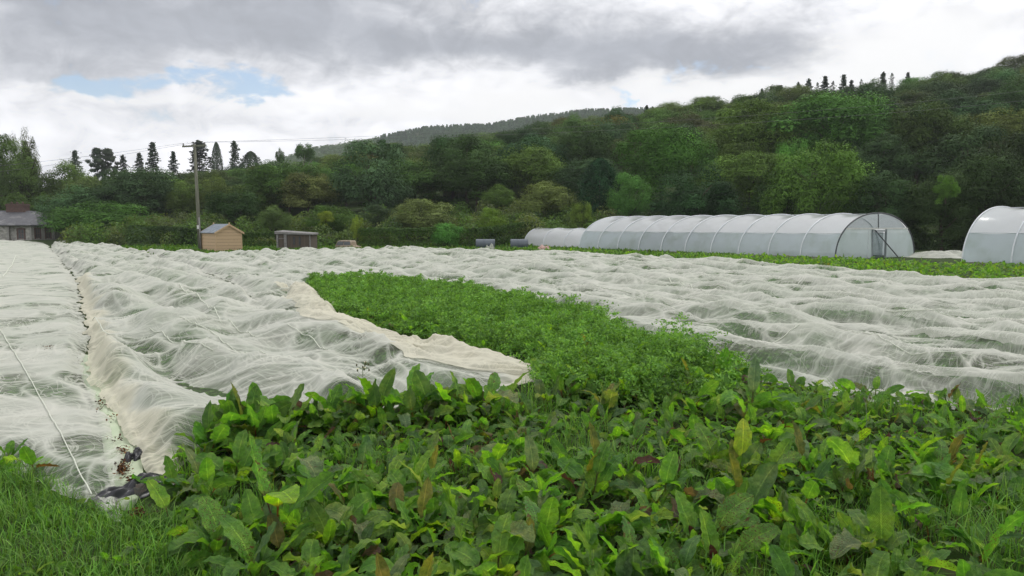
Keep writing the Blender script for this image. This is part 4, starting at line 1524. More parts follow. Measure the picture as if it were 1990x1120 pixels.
# ------------------------------------------------------------------ utility pole and wires
pb = at(389, 489, 57.0); pt = at(378, 281, 57.0)
pole = thing('utility_pole', 'tall leaning wooden utility pole with a crossarm, beside the new shed', 'pole', (pb[0], 57, 0))
M_POLE = simple_mat('pole_timber', (.12, .125, .09), (.22, .22, .17), 3, .9, .15, (6, 6, .5), .5)
top = Vector((pt[0] - pb[0], 0, pt[2]))
mb = MB(); mb.tube([(0, 0, -.2), tuple(top * .5), tuple(top)], [.145, .125, .10], 12); mb.build('shaft', M_POLE, pole, True)
ca = at(354, 285, 57.2); cb = at(400, 283, 56.8)
mb = MB()
a = Vector((ca[0] - pb[0], .25, ca[2])); b = Vector((cb[0] - pb[0], -.25, cb[2]))
d = (b - a)
M2 = Matrix.Translation(a) @ d.to_track_quat('X', 'Z').to_matrix().to_4x4()
mb.box(0, d.length, -.05, .05, -.06, .06, M2); mb.build('crossarm', M_POLE, pole)
for k in (.04, .5, .96):
    q = a.lerp(b, k)
    mb = MB(); mb.tube([q + Vector((0, 0, .05)), q + Vector((0, 0, .12)), q + Vector((0, 0, .16)), q + Vector((0, 0, .24))], [.03, .06, .045, .055], 10)
    mb.build('insulator', M_OLDGREY, pole, True)
mb = MB(); mb.tube([(.12, -.14, 0), (.06, -.15, 2.6)], .05, 8); mb.build('conduit', M_OLDGREY, pole, True)
mb = MB(); mb.box(-.11, .06, -.19, -.165, 1.72, 2.0); mb.build('warning_plate', simple_mat('white_plate', (.7, .7, .66), (.6, .6, .58), 4, .4), pole)
M_WIRE = simple_mat('wire', (.12, .12, .12), (.16, .16, .16), 4, .6)


def wire(p, q, sag, lab):
    p, q = Vector(p), Vector(q)
    pts = [p.lerp(q, t / 40) - Vector((0, 0, sag * 4 * (t / 40) * (1 - t / 40))) for t in range(41)]
    mb = MB()
    mb.tube(pts, [max(.009, .00014 * v.length) for v in pts], 5)
    o = mb.build('power_line', M_WIRE, None, True)
    tag(o, lab, 'wire', 'wires of the utility pole')


base = Vector((pb[0], 57, 0))
eR1, eR2 = at(2150, 158, 92), at(2150, 178, 92)
wire(base + a + Vector((0, 0, .25)), at(-160, 332, 88), .35, 'upper wire running from the crossarm away over the cottage side')
wire(base + a.lerp(b, .5) + Vector((0, 0, .25)), at(-160, 348, 88), .35, 'lower wire running from the crossarm away over the cottage side')
wire(base + b + Vector((0, 0, .25)), eR1, 1.0, 'upper wire crossing above the wood towards the hill')
wire(base + a.lerp(b, .5) + Vector((0, 0, .25)), eR2, 1.1, 'lower wire crossing above the wood towards the hill')

# ------------------------------------------------------------------ stone cottage
def stone_mat():
    m, g = new_mat('rubble_stone')
    t = g.n('ShaderNodeTexCoord')
    v = g.n('ShaderNodeTexVoronoi')
    g.put(v.inputs['Vector'], g.v('MULTIPLY', t.outputs['Object'], (1, 1, 1.8)))
    v.inputs['Scale'].default_value = 3.2
    n = g.noise(t.outputs['Object'], 2, 4)
    c = g.mix(g.sep(v.outputs['Color'])[0], (.30, .29, .265), (.52, .50, .46))
    c = g.mix(g.ramp(n.outputs[0], .5, .7, 0, .6), c, (.15, .16, .10))
    e = g.ramp(v.outputs['Distance'], .35, .6)
    out(g, princ(g, c, .9, .2, bump=e, bstr=.6, bdist=.04))
    return m


def slate_mat():
    m, g = new_mat('slate')
    t = g.n('ShaderNodeTexCoord')
    br = g.n('ShaderNodeTexBrick')
    g.put(br.inputs['Vector'], t.outputs['Object'])
    br.inputs['Scale'].default_value = 2.5
    br.inputs['Color1'].default_value = (.095, .095, .105, 1)
    br.inputs['Color2'].default_value = (.15, .15, .16, 1)
    br.inputs['Mortar'].default_value = (.03, .03, .035, 1)
    n = g.noise(t.outputs['Object'], .9, 5, .65)
    c = g.mix(g.ramp(n.outputs[0], .5, .72, 0, .75), br.outputs[0], (.26, .25, .24))
    out(g, princ(g, c, .6, .4, bump=n.outputs[0], bstr=.3))
    return m


M_STONE, M_SLATE = stone_mat(), slate_mat()
M_QUOIN = simple_mat('pale_dressed_stone', (.40, .39, .36), (.30, .29, .27), 3, .85, .2)
M_BRICK = simple_mat('brick_dressing', (.15, .095, .08), (.10, .07, .06), 5, .9, .2)
M_FRAME = simple_mat('painted_frame', (.22, .15, .13), (.16, .10, .09), 5, .6, .3)
CY = 94.0
c1 = at(61, 462, CY)
cot = thing('stone_cottage', 'old stone cottage with a hipped slate roof and a broad brick chimney', 'house', (c1[0], CY, -.6))
# plan (local): a front to the left, a wing face to the right
Rr = at(106, 462, CY + 3.2)[0] - c1[0]
plan = [(-14, 0), (-4.2, 0), (-4.2, -.35), (-2.6, -.35), (-2.6, 0), (0, 0), (Rr, 3.2), (Rr - 1.0, 8.5), (-14, 8.5)]
EV = at(61, 437.5, CY)[2] + .6
mb = MB()
n = len(plan)
mb.add([(x, y, 0) for x, y in plan] + [(x, y, EV) for x, y in plan], [(i, (i + 1) % n, (i + 1) % n + n, i + n) for i in range(n)])
mb.build('wall', M_STONE, cot)
ev = [(-14.4, -.75), (-1.5, -.75), (.15, -.35), (Rr + .45, 3.1), (Rr - .6, 9.0), (-14.4, 9.0)]
rz_ = at(30, 409, CY + 3)[2] + .6
rid = [(-10.5, 4.1, rz_), (-1.9, 4.1, rz_ - .05)]
mb = MB()
E2 = EV + .02
vs = [(x, y, E2) for x, y in ev] + rid + [(x, y, E2 - .12) for x, y in ev]
mb.add(vs, [(0, 1, 7, 6), (1, 2, 7), (2, 3, 7), (3, 4, 7), (4, 5, 6, 7), (5, 0, 6), (0, 8, 9, 1), (1, 9, 10, 2), (2, 10, 11, 3), (3, 11, 12, 4), (4, 12, 13, 5), (5, 13, 8, 0), (8, 13, 12, 11, 10, 9)])
rf = mb.build('roof', M_SLATE, cot)
cx0, cx1 = at(9, 400, CY + 3.4)[0] - c1[0], at(45, 400, CY + 3.4)[0] - c1[0]
ct = at(20, 396, CY + 3.4)[2] + .6
mb = MB(); mb.box(cx0, cx1, 3.6, 4.7, EV + .4, ct - .28); mb.box(cx0 - .08, cx1 + .08, 3.52, 4.78, ct - .28, ct - .10); mb.box(cx0, cx1, 3.6, 4.7, ct - .10, ct)
ch = mb.build('chimney', M_BRICK, rf)
for k in (.2, .5, .8):
    mb = MB(); mb.tube([(cx0 + (cx1 - cx0) * k, 4.1, ct - .02), (cx0 + (cx1 - cx0) * k, 4.1, ct + .25)], [.13, .11], 10); mb.build('chimney_pot', M_BRICK, ch, True)


def cot_window(o, ux, z0, w_, h_):
    """o: foot of the window on the wall, ux: unit direction along the wall"""
    ux = Vector((ux[0], ux[1], 0)).normalized()
    ny = Vector((ux.y, -ux.x, 0))
    M = Matrix(((ux.x, -ny.x, 0, o[0]), (ux.y, -ny.y, 0, o[1]), (0, 0, 1, 0), (0, 0, 0, 1)))
    mb = MB(); mb.box(-w_ / 2 - .16, -w_ / 2, -.05, .05, z0 - .1, z0 + h_ + .14, M); mb.box(w_ / 2, w_ / 2 + .16, -.05, .05, z0 - .1, z0 + h_ + .14, M); mb.box(-w_ / 2, w_ / 2, -.05, .05, z0 + h_, z0 + h_ + .14, M)
    wd = mb.build('window', M_BRICK, cot)
    mb = MB()
    for k in (0, .5, 1):
        xx = -w_ / 2 + w_ * k
        mb.box(xx - .035, xx + .035, -.045, .03, z0, z0 + h_, M)
    for zz in (z0, z0 + h_ * .5, z0 + h_ - .05):
        mb.box(-w_ / 2 + .036, w_ / 2 - .036, -.04, .025, zz, zz + .05, M)
    mb.build('frame', M_FRAME, wd)
    mb = MB(); mb.box(-w_ / 2, w_ / 2, -.02, .01, z0, z0 + h_, M); mb.build('pane', M_GLASS, wd)
    mb = MB(); mb.box(-w_ / 2 - .2, w_ / 2 + .2, -.14, .04, z0 - .2, z0 - .1, M); mb.build('sill', M_QUOIN, wd)


cot_window((at(41, 450, CY)[0] - c1[0], 0), (1, 0), .9, .75, 1.2)
d_ = (Rr, 3.2)
for k in (.27, .72):
    cot_window((d_[0] * k, d_[1] * k), d_, .95, .62, 1.2)
for (x, y), ux in (((.0, 0), (1, 0)), ((Rr * .5, 1.6), d_), ((Rr, 3.2), d_), ((-2.6, -.35), (1, 0)), ((-4.2, -.35), (1, 0))):
    mb = MB()
    M = Matrix.Translation((x, y, 0)) @ Matrix.Rotation(math.atan2(ux[1], ux[0]), 4, 'Z')
    for k in range(8):
        w2 = .16 if k % 2 else .24
        mb.box(-w2, .06, -.05, .04, k * EV / 8 + .003, (k + 1) * EV / 8 - .003, M)
    mb.build('quoin', M_QUOIN, cot)

# ------------------------------------------------------------------ black plastic, litter, soil by the net corner
M_PLASTIC = simple_mat('black_plastic', (.012, .012, .015), (.025, .025, .03), 6, .38, .5, bstr=.4)
x, y = P(262, 960)
o = heap('plastic_sheet', 'crumpled black plastic sheet at the corner where two nets meet', 'plastic sheet', x, y, .14, .46, .085, M_PLASTIC, 12, 70, .6)
o.rotation_euler.z = math.radians(-26)
x, y = P(262, 898)
o = heap('plastic_sheet', 'small twisted end of black plastic poking out above the larger sheet', 'plastic sheet', x, y, .09, .18, .09, M_PLASTIC, 15, 40, .9)
M_COVER = simple_mat('pale_ground_sheet', (.42, .50, .33), (.52, .58, .42), 3, .55, .3, bstr=.15)
gp = [P(x, y, .03) for x, y in [(150, 690), (185, 690), (215, 760), (262, 850), (285, 930), (250, 1000), (215, 960), (190, 800), (160, 740)]]
cx_, cy_ = sum(p[0] for p in gp) / len(gp), sum(p[1] for p in gp) / len(gp)
gp = smooth_poly(gp, 2)
n = len(gp)
V = [(cx_, cy_, .05)] + [(x, y, .035) for x, y in gp] + [(x, y, -.02) for x, y in gp]
Fc = [(0, 1 + i, 1 + (i + 1) % n) for i in range(n)]
Fq2 = [(1 + i, 1 + n + i, 1 + n + (i + 1) % n, 1 + (i + 1) % n) for i in range(n)]
o = link('ground_sheet', np_mesh('ground_sheet', np.array(V), [np.array(Fc), np.array(Fq2)], M_COVER, False))
tag(o, 'pale green ground sheet strewn with brown leaves in the furrow between nets', 'ground sheet')


def litter():
    rng = np.random.default_rng(4)
    C = []
    for (px, py, sxp, syp, k) in ((196, 778, 10, 14, 60), (215, 805, 12, 8, 22), (226, 848, 10, 4, 26), (236, 868, 14, 7, 60), (240, 900, 12, 14, 170), (255, 925, 8, 8, 60), (268, 992, 14, 6, 110), (92, 681, 14, 3, 26),
                                  (158, 570, 5, 10, 26), (152, 690, 4, 10, 12), (70, 645, 60, 60, 6)):
        for _ in range(k):
            a, b = P(px + rng.normal() * sxp * .6, py + rng.normal() * syp * .6, .1)
            C.append((a, b))
    C = np.array(C); X, Y = C[:, 0], C[:, 1]
    h, _, _ = net_surface(X, Y, calmA(X, Y))
    dA, _, _ = poly_dist(X, Y, pA)
    Z = np.where(dA > .15, .035 + h * sstep(0, .3, dA), .06) + rng.uniform(0, .03, len(X)) + land(X, Y)
    N = np.array([0, 0, 1.0]) + rng.normal(size=(len(X), 3)) * .5
    V, Fc = quads_from(np.stack([X, Y, Z], -1), N, .014, rng, .6)
    col = np.array([(.10, .035, .015), (.05, .02, .012), (.20, .09, .04), (.03, .015, .01)])[rng.integers(0, 4, len(X))]
    tint = np.repeat(np.hstack([col, np.ones((len(X), 1))]), 4, 0)
    tag(link('leaf_litter', np_mesh('leaf_litter', V, Fc, M_FERN, False, {'tint': tint})), 'dead brown leaves scattered between and on the nets', 'leaf litter', kind='stuff')


litter()

# ------------------------------------------------------------------ docks and other broad leaves
LK, LU = 19, np.array([-1, -.72, -.36, 0, .36, .72, 1.])


def leaf(rng, L, Wd, az, el0, el1, roll=0.0, pet=.35, origin=(0, 0, 0), curl=.0, tint=(.05, .12, .02), spot=.2, wave=1.0, notch=0.0):
    """one stalked leaf as a bent, wavy sheet; returns verts, uv, tint"""
    K = LK
    t = np.linspace(0, 1, K)
    el = el0 + (el1 - el0) * sstep(.1, 1.0, t) + .12 * np.sin(t * 7 + rng.uniform(0, 6))
    tot = L * (1 + pet)
    ds = tot / (K - 1)
    swing = rng.uniform(-.5, .5)
    a = az + swing * t ** 2
    T = np.stack([np.cos(el) * np.cos(a), np.cos(el) * np.sin(a), np.sin(el)], -1)
    Pc = np.vstack([[0, 0, 0], np.cumsum(T[:-1] * ds, 0)]) + np.array(origin)
    Sd = np.stack([-np.sin(a), np.cos(a), np.zeros(K)], -1)
    N = np.cross(T, Sd) * -1
    N = np.cross(Sd, T) * -1
    rl = roll * t
    S2 = Sd * np.cos(rl)[:, None] + N * np.sin(rl)[:, None]
    N2 = -Sd * np.sin(rl)[:, None] + N * np.cos(rl)[:, None]
    tb = np.clip((t - pet / (1 + pet)) / (1 - pet / (1 + pet)), 0, 1)
    w = Wd * np.sin(math.pi * np.clip(tb, 0, 1) ** .72) ** .5
    w = np.where(tb <= 0, .0035 + .0012 * L / .2, np.maximum(w, .002))
    w = w * (1 + .06 * wave * np.sin(tb * 19 + rng.uniform(0, 6)) * (tb > .05))
    U = LU[None, :]
    ph, ph2 = rng.uniform(0, 6, 2)
    fr = rng.uniform(18, 34)
    onb = sstep(.0, .15, tb)[:, None]
    wv = wave * .20 * np.abs(U) ** 2 * np.sin(tb[:, None] * fr + ph + np.sign(U) * ph2) * onb
    cup = (curl * U ** 2 + .16 * np.abs(U)) * 1.0
    nz = (wv + cup) * w[:, None]
    jit = 1 + .03 * np.sin(tb[:, None] * 21 + np.sign(U) * ph)
    nz = nz + .05 * L * .2 * np.sin(tb[:, None] * 52 + np.abs(U) * 3) * onb
    V = Pc[:, None, :] + S2[:, None, :] * (U * w[:, None] * jit)[:, :, None] + N2[:, None, :] * nz[:, :, None]
    uv = np.stack([np.broadcast_to(U * .5 + .5, (K, 7)), np.broadcast_to(tb[:, None], (K, 7))], -1)
    tc_ = np.empty((K, 7, 4)); tc_[..., :3] = tint; tc_[..., 3] = spot
    tc_[tb <= 0, :, :3] = (.12, .13, .035) if rng.uniform() < .6 else (.12, .05, .03)
    return V.reshape(-1, 3), uv.reshape(-1, 2), tc_.reshape(-1, 4)


_i = np.arange(LK - 1)[:, None] * 7 + np.arange(6)[None]
LEAFQ = np.stack([_i, _i + 1, _i + 8, _i + 7], -1).reshape(-1, 4)
TINTS = [(.055, .145, .028), (.076, .205, .032), (.095, .255, .036), (.070, .165, .055), (.11, .205, .075), (.19, .40, .030), (.13, .32, .034), (.13, .17, .045), (.13, .105, .085), (.075, .04, .03)]  # the palest greyish green paints sky sheen into the leaf colour
TW = [10, 25, 30, 8, 13, 4, 11, 1.2, 2.3, 1.0]


def pick(rng, bias=None):
    w = np.array(TW if bias is None else bias, float)
    i = rng.choice(len(TINTS), p=w / w.sum())
    c = np.array(TINTS[i]) * np.array([1.22, 1.0, 1.0]) * rng.uniform(1.05, 1.65)
    c = c * min(1.0, .42 / c[1])
    sp = rng.choice([.05, .35, .75, 1.0], p=[.58, .26, .11, .05])
    if i in (5, 7): sp = rng.choice([.1, .4, .8, 1.15])
    if i in (8, 9): sp = .75
    if i >= 7: c = c * .8; sp = min(sp, .5)
    return c, sp


def plant_arrays(rng, n, size, upright=.5, bias=None, origin=(0, 0, 0)):
    Vs, Us, Ts = [], [], []
    az = rng.uniform(0, 6.28)
    for i in range(n):
        az += 2.4 + rng.uniform(-.35, .35)
        L = size * rng.uniform(.45, 1.25)
        inner = rng.uniform() < upright
        el0 = rng.uniform(1.05, 1.5) if inner else rng.uniform(.45, 1.25)
        el1 = rng.uniform(-.6, 1.3) if inner else rng.uniform(-1.3, .3)
        c, sp = pick(rng, bias)
        v, u, t = leaf(rng, L, L * rng.uniform(.17, .26), az, el0, el1, rng.normal() * .8, rng.uniform(.3, .9),
                       (origin[0] + rng.normal() * .02, origin[1] + rng.normal() * .02, origin[2] - .01), rng.uniform(-.25, .35), c, sp, rng.uniform(.5, 1.5))
        Vs.append(v); Us.append(u); Ts.append(t)
    k = len(Vs)
    Fc = (LEAFQ[None] + (np.arange(k) * LK * 7)[:, None, None]).reshape(-1, 4)
    return np.vstack(Vs), Fc, np.vstack(Us), np.vstack(Ts)


def leaf_mesh(name, V, Fc, U, T):
    return np_mesh(name, V, Fc, M_DOCK, True, {'tint': T}, U)


prng = np.random.default_rng(11)
DOCKS = [leaf_mesh('leaves', *plant_arrays(prng, int(prng.integers(10, 17)), prng.uniform(.165, .24), prng.uniform(.3, .65))) for _ in range(22)]
AUTUMN = [leaf_mesh('leaves', *plant_arrays(prng, 12, .20, .4, [6, 8, 8, 3, 4, 10, 8, 5, 4, 2.5])) for _ in range(4)]

DOCK_POLY = [P(x, y) for x, y in [(300, 1010), (330, 960), (350, 915), (400, 880), (500, 852), (620, 835), (760, 822), (900, 800), (1040, 772), (1160, 765), (1250, 745), (1330, 728), (1420, 740), (1560, 760), (1700, 778), (1820, 788), (1990, 794), (2300, 812), (2500, 1000), (2400, 1300), (600, 1300), (480, 1160), (380, 1080)]]
GRASS_POLY = [P(x, y) for x, y in [(-700, 790), (-250, 845), (-60, 890), (60, 925), (150, 965), (225, 1012), (330, 1005), (420, 1080), (520, 1160), (640, 1320), (-900, 1320)]]
CARROT_POLY = [P(x, y) for x, y in [(600, 560), (640, 558), (690, 560), (850, 572), (1000, 600), (1100, 628), (1200, 664), (1290, 700), (1400, 728), (1480, 742), (1400, 790), (1280, 800), (1160, 795), (1040, 770), (1045, 728), (1000, 712), (930, 698), (880, 680), (790, 668), (716, 646), (660, 622), (625, 585)]]


def inside(px_, py_, poly):
    d, _, _ = poly_dist(np.array([px_], float), np.array([py_], float), poly)
    return d[0]


# bases on a jittered lattice, nearest first
pts = []
rp = random.Random(77)
yv = 3.3
while yv < 11.5:
    st = .185 + .012 * max(0, yv - 5)
    xv = -5.0
    while xv < 10.5:
        x = xv + rp.uniform(-.5, .5) * st; y = yv + rp.uniform(-.5, .5) * st
        if abs(x / y) < .92 and inside(x, y, DOCK_POLY) > 0:
            pts.append((x, y))
        xv += st
    yv += st * .9
print('DOCK BASES', len(pts))


def pix(x, y, z):
    c, s_ = math.cos(PITCH), math.sin(PITCH)
    f = y * c - (z - CAMH) * s_
    u = y * s_ + (z - CAMH) * c
    return 995 + F * x / f, 560 - F * u / f


def zone_label(px, py):
    if px < 560: return 'weedy dock plant with broad leaves at the end of the cream-edged net', 'docks at the end of the cream-edged net'
    if py < 830: return 'dock plant among the weeds where the carrot tops end', 'docks at the end of the carrot tops'
    if px < 1000: return 'dock plant with holed leaves in the thick weeds below the bunched net edge', 'docks below the bunched net edge'
    if px < 1500: return 'dock plant with spotted leaves in the middle of the weed patch', 'docks in the middle of the weed patch'
    return 'broad-leaved dock plant in the weeds below the wide rippled net', 'docks below the wide rippled net'


nd = 0
rest = []
for (x, y) in sorted(pts, key=lambda p: p[1]):
    px, py = pix(x, y, .2)
    thin_spot = perlin(x * 1.1, y * 1.1, 91) > .30
    if rp.random() < (.7 if thin_spot else .05):
        continue
    edge_ = px > 1750 and py > 1000
    if edge_ and rp.random() < .5: continue
    if nd < 170 and rp.random() < .45 and -60 < px < 2050 and py < 1230:
        lab, grp = zone_label(px, py)
        me = rp.choice(AUTUMN) if rp.random() < .12 else rp.choice(DOCKS)
        o = link('dock_plant', me, None, (x, y, float(land(x, y)) - .01))
        o.rotation_euler = (rp.uniform(-.15, .15), rp.uniform(-.15, .15), rp.uniform(0, 6.28))
        s_ = rp.uniform(.8, 1.2) * (1 if y < 7 else 1.08)
        if px < 760 and 5.6 < y < 8: s_ *= 1.15
        o.scale = (s_, s_, s_ * rp.uniform(.9, 1.15))
        k = rp.uniform(.85, 1.2)
        o.color = (k * rp.uniform(.9, 1.15), k, k * rp.uniform(.8, 1.15), 1)
        tag(o, lab, 'dock plant', grp)
        nd += 1
    else:
        rest.append((x, y))
print('DOCK PLANTS', nd, 'REST', len(rest))

# the rest of the weed patch, one mass
def leafy_mass(name, spots, label, cat, seed, size, n=(5, 9), bias=None, up=.35, zfn=None):
    rng = np.random.default_rng(seed)
    A_ = [], [], [], []
    off = 0
    for (x, y) in spots:
        sc = size * rng.uniform(.7, 1.2)
        v, f, u, t = plant_arrays(rng, int(rng.integers(*n)), sc, up, bias, (x, y, float(land(x, y)) if zfn is None else zfn(x, y)))
        A_[0].append(v); A_[1].append(f + off); A_[2].append(u); A_[3].append(t)
        off += len(v)
    o = link(name, leaf_mesh(name, *map(np.vstack, A_)))
    o.color = (1, 1, 1, 1)
    return tag(o, label, cat, kind='stuff')


leafy_mass('weeds', rest, 'broad-leaved weeds filling the gaps between the dock plants', 'weeds', 21, .17, (6, 10))

# singled-out tall plants of the photo: foot pixel, top pixel
HERO_D = [(452, 862, .30, 8, .9, 'tallest dark green dock standing against the white net, well left of the flower stalk', (.6, .78, .6)),
          (415, 885, .25, 8, .8, 'dark dock leaning over the cream net edge beside the tallest dock', (.7, .85, .7)),
          (505, 850, .26, 8, .7, 'dark curled dock just right of the tallest dock', (.65, .8, .6)),
          (640, 838, .30, 7, .8, 'dock with one folded arching leaf held up against the net', (.85, .95, .7)),
          (820, 825, .30, 7, .9, 'upright dock with light green blades before the bunched net edge', (1.1, 1.1, .9)),
          (880, 822, .33, 6, 1., 'dock with a tall yellow-green rust-spotted blade', (1.35, 1.35, .8)),
          (945, 815, .33, 6, 1., 'dock with the tallest single upright blade, rising over the net edge', (.95, 1.0, .8)),
          (1060, 800, .28, 7, .8, 'dock with greyish purple wilted leaves beside the upright blade', (1.3, 1.0, 1.3)),
          (1180, 810, .28, 7, .9, 'dock with a reddish freckled upright leaf above the weeds', (1.5, 1.0, 1.0)),
          (1385, 750, .28, 6, 1., 'solitary dark dock sticking up in front of the wide rippled net', (.7, .85, .6)),
          (545, 1075, .36, 5, 1., 'dock with one very large smooth upright leaf in the grass', (1.0, 1.1, .8)),
          (1500, 870, .24, 8, .6, 'yellow-green dock near the middle of the weeds', (1.35, 1.25, .8)),
          (1440, 950, .27, 7, .4, 'rusty dock riddled with red-brown holes', (1.6, 1.15, .7)),
          (1690, 960, .33, 7, .5, 'grey-green dock with large pale midribs', (1.0, .95, 1.5)),
          (1560, 1080, .24, 7, .5, 'bright green dock with broad leaves at the grassy bottom of the weeds', (1.15, 1.15, .8)),
          (60, 925, .20, 7, .6, 'bright green dock on the grass beside the tight smooth net', (1.2, 1.3, .8)),
          (28, 905, .18, 7, .5, 'small dock by the edge of the photo beside the tight smooth net', (.9, 1.0, .8)),
          (290, 965, .24, 6, .3, 'dark crinkled dock spilling over the black plastic', (.55, .75, .8))]
hr = np.random.default_rng(5)
for px, py, sz, n, up, lab, colr in HERO_D:
    x, y = P(px, py)
    v, f, u, t = plant_arrays(hr, n, sz, up)
    o = link('dock_plant', leaf_mesh('leaves', v, f, u, t), None, (x, y, float(land(x, y))))
    o.color = (*colr, 1)
    tag(o, lab, 'dock plant', 'dock plants that stand out')
# a rank of taller docks where the weeds meet the nets
ra = random.Random(19)
for i in range(34):
    px = 400 + i * 20 + ra.uniform(-12, 12) if i < 30 else 1100 + (i - 30) * 120
    py = np.interp(px, [400, 520, 640, 760, 900, 1040, 1600], [885, 858, 842, 832, 815, 792, 800]) + ra.uniform(-6, 14)
    x, y = P(px, py)
    o = link('dock_plant', ra.choice(DOCKS), None, (x, y, float(land(x, y))))
    s_ = ra.uniform(1.15, 1.5)
    o.scale = (s_, s_, s_ * ra.uniform(1.0, 1.25)); o.rotation_euler.z = ra.uniform(0, 6.28)
    k = ra.uniform(.75, 1.2); o.color = (k * ra.uniform(.9, 1.15), k, k * ra.uniform(.8, 1.2), 1)
    tag(o, 'taller dock in the front rank standing against the near edge of the middle net', 'dock plant', 'docks along the near edge of the middle net')
# a few docks in the carrots and along the far edge of the weeds
rq = random.Random(3)
kk = 0
while kk < 120:
    px = rq.uniform(640, 1900); py = rq.uniform(585, 800)
    x, y = P(px, py)
    if inside(x, y, CARROT_POLY) < .2: continue
    o = link('dock_plant', rq.choice(DOCKS), None, (x, y, float(land(x, y)) + .08))
    s_ = rq.uniform(.8, 1.15)
    o.scale = (s_, s_, s_); o.rotation_euler.z = rq.uniform(0, 6.28)
    k = rq.uniform(.95, 1.35); o.color = (k * rq.uniform(.9, 1.2), k, k * .8, 1)
    tag(o, 'lone dock growing up through the feathery carrot tops', 'dock plant', 'docks growing up through the carrots')
    kk += 1

# ------------------------------------------------------------------ carrot tops
def carrots():
    rng = np.random.default_rng(8)
    V, Fc, T = [], [], []
    xs = np.array([p[0] for p in CARROT_POLY]); ys = np.array([p[1] for p in CARROT_POLY])
    n = 22000
    X = rng.uniform(xs.min(), xs.max(), n); Y = rng.uniform(ys.min(), ys.max(), n)
    d, _, _ = poly_dist(X, Y, CARROT_POLY)
    keep = (d > 0) & (rng.uniform(0, 1, n) < np.clip(1.7 - Y / 22, .45, 1))
    X, Y, d = X[keep], Y[keep], d[keep]
    print('FRONDS', len(X))
    k = 46
    for x, y, e in zip(X, Y, d):
        h = rng.uniform(.28, .56) * (1 + .55 * float(perlin(x * 1.2, y * 1.2, 55)) + .18 * math.cos(2 * math.pi * (x * .8 + y * .6) / .5)) * min(1, .6 + e)
        a = rng.uniform(0, 6.28); lean = rng.uniform(.1, .95)
        t = rng.uniform(.25, 1, k)
        cx = np.stack([x + math.cos(a) * lean * h * t ** 1.6, y + math.sin(a) * lean * h * t ** 1.6, h * np.sin(t * (1.57 + lean * .5)) * (1 - .25 * lean)], -1)
        w = .075 * (1.15 - t) ** .7
        off = rng.normal(size=(k, 3)) * np.array([1, 1, .45]) * w[:, None]
        c = cx + off
        V.append(c); T.append(np.array([(.105, .23, .055), (.15, .31, .07), (.21, .40, .09)])[rng.integers(0, 3, k)] * rng.uniform(.8, 1.2))
    C = np.vstack(V); T = np.vstack(T)
    N = rng.normal(size=C.shape) + np.array([0, 0, .6])
    sz = (.018 + .0009 * C[:, 1]) * rng.uniform(.6, 1.3, len(C))
    Vq, Fq_ = quads_from(C, N, sz, rng, .38)
    tint = np.repeat(np.hstack([T, np.ones((len(T), 1))]), 4, 0)
    tag(link('carrot_tops', np_mesh('carrot_tops', Vq, Fq_, M_FERN, False, {'tint': tint})), 'feathery green carrot tops in the uncovered bed', 'carrot tops', kind='stuff')


carrots()

# ------------------------------------------------------------------ grass
def grass(name, label, X, Y, hmin, hmax, seed, wide=.004, cols=((.09, .22, .036), (.135, .30, .05), (.19, .36, .07), (.07, .17, .034), (.12, .27, .045), (.16, .27, .07)), zb=None):
    rng = np.random.default_rng(seed)
    n = len(X)
    a = rng.uniform(0, 6.28, n); h = rng.uniform(hmin, hmax, n) * (1 + .5 * perlin(X * 1.5, Y * 1.5, 66)); ln = rng.uniform(.1, 1.1, n) * h
    base = np.stack([X, Y, (land(X, Y) if zb is None else zb)], -1)
    dr = np.stack([np.cos(a), np.sin(a), np.zeros(n)], -1)
    sdv = np.stack([-np.sin(a), np.cos(a), np.zeros(n)], -1)
    wd = wide * rng.uniform(.6, 1.4, n) * (1 + np.maximum(Y - 7, 0) * .12)
    V = []
    for t, wk in ((0, 1), (.4, .9), (.75, .6), (1, .06)):
        c = base + dr * (ln * t ** 2)[:, None] + np.array([0, 0, 1.0]) * (h * (t - .35 * t ** 3 * (ln / h)))[:, None]
        V.append(c - sdv * (wd * wk)[:, None]); V.append(c + sdv * (wd * wk)[:, None])
    V = np.stack(V, 1).reshape(-1, 3)
    b = (np.arange(n) * 8)[:, None]
    Fc = np.vstack([b + np.array([[0, 1, 3, 2]]), b + np.array([[2, 3, 5, 4]]), b + np.array([[4, 5, 7, 6]])])
    c = np.array(cols)[rng.integers(0, len(cols), n)] * rng.uniform(.75, 1.25, (n, 1))
    tint = np.repeat(np.hstack([c, np.ones((n, 1))]), 8, 0)
    return tag(link(name, np_mesh(name, V, Fc, M_FERN, True, {'tint': tint})), label, 'grass', kind='stuff')


def scatter(poly, n, seed, margin=0.0, lim=.8):
    rng = np.random.default_rng(seed)
    xs = np.array([p[0] for p in poly]); ys = np.array([p[1] for p in poly])
    X = rng.uniform(xs.min(), xs.max(), n); Y = rng.uniform(ys.min(), ys.max(), n)
    d, _, _ = poly_dist(X, Y, poly)
    k = (d > margin) & (np.abs(X / Y) < lim)
    return X[k], Y[k]


X, Y = scatter(GRASS_POLY, 95000, 1)
print('GRASS', len(X))
grass('grass', 'long green grass along the near side of the nets', X, Y, .07, .17, 2, .0032)
X, Y = scatter(DOCK_POLY, 42000, 3)
k = perlin(X * 1.1, Y * 1.1, 91) + .45 * (X > 2.2) * (Y < 5.2) > .26
grass('grass', 'grass coming up between the dock plants', X[k], Y[k], .12, .28, 4, .0035)
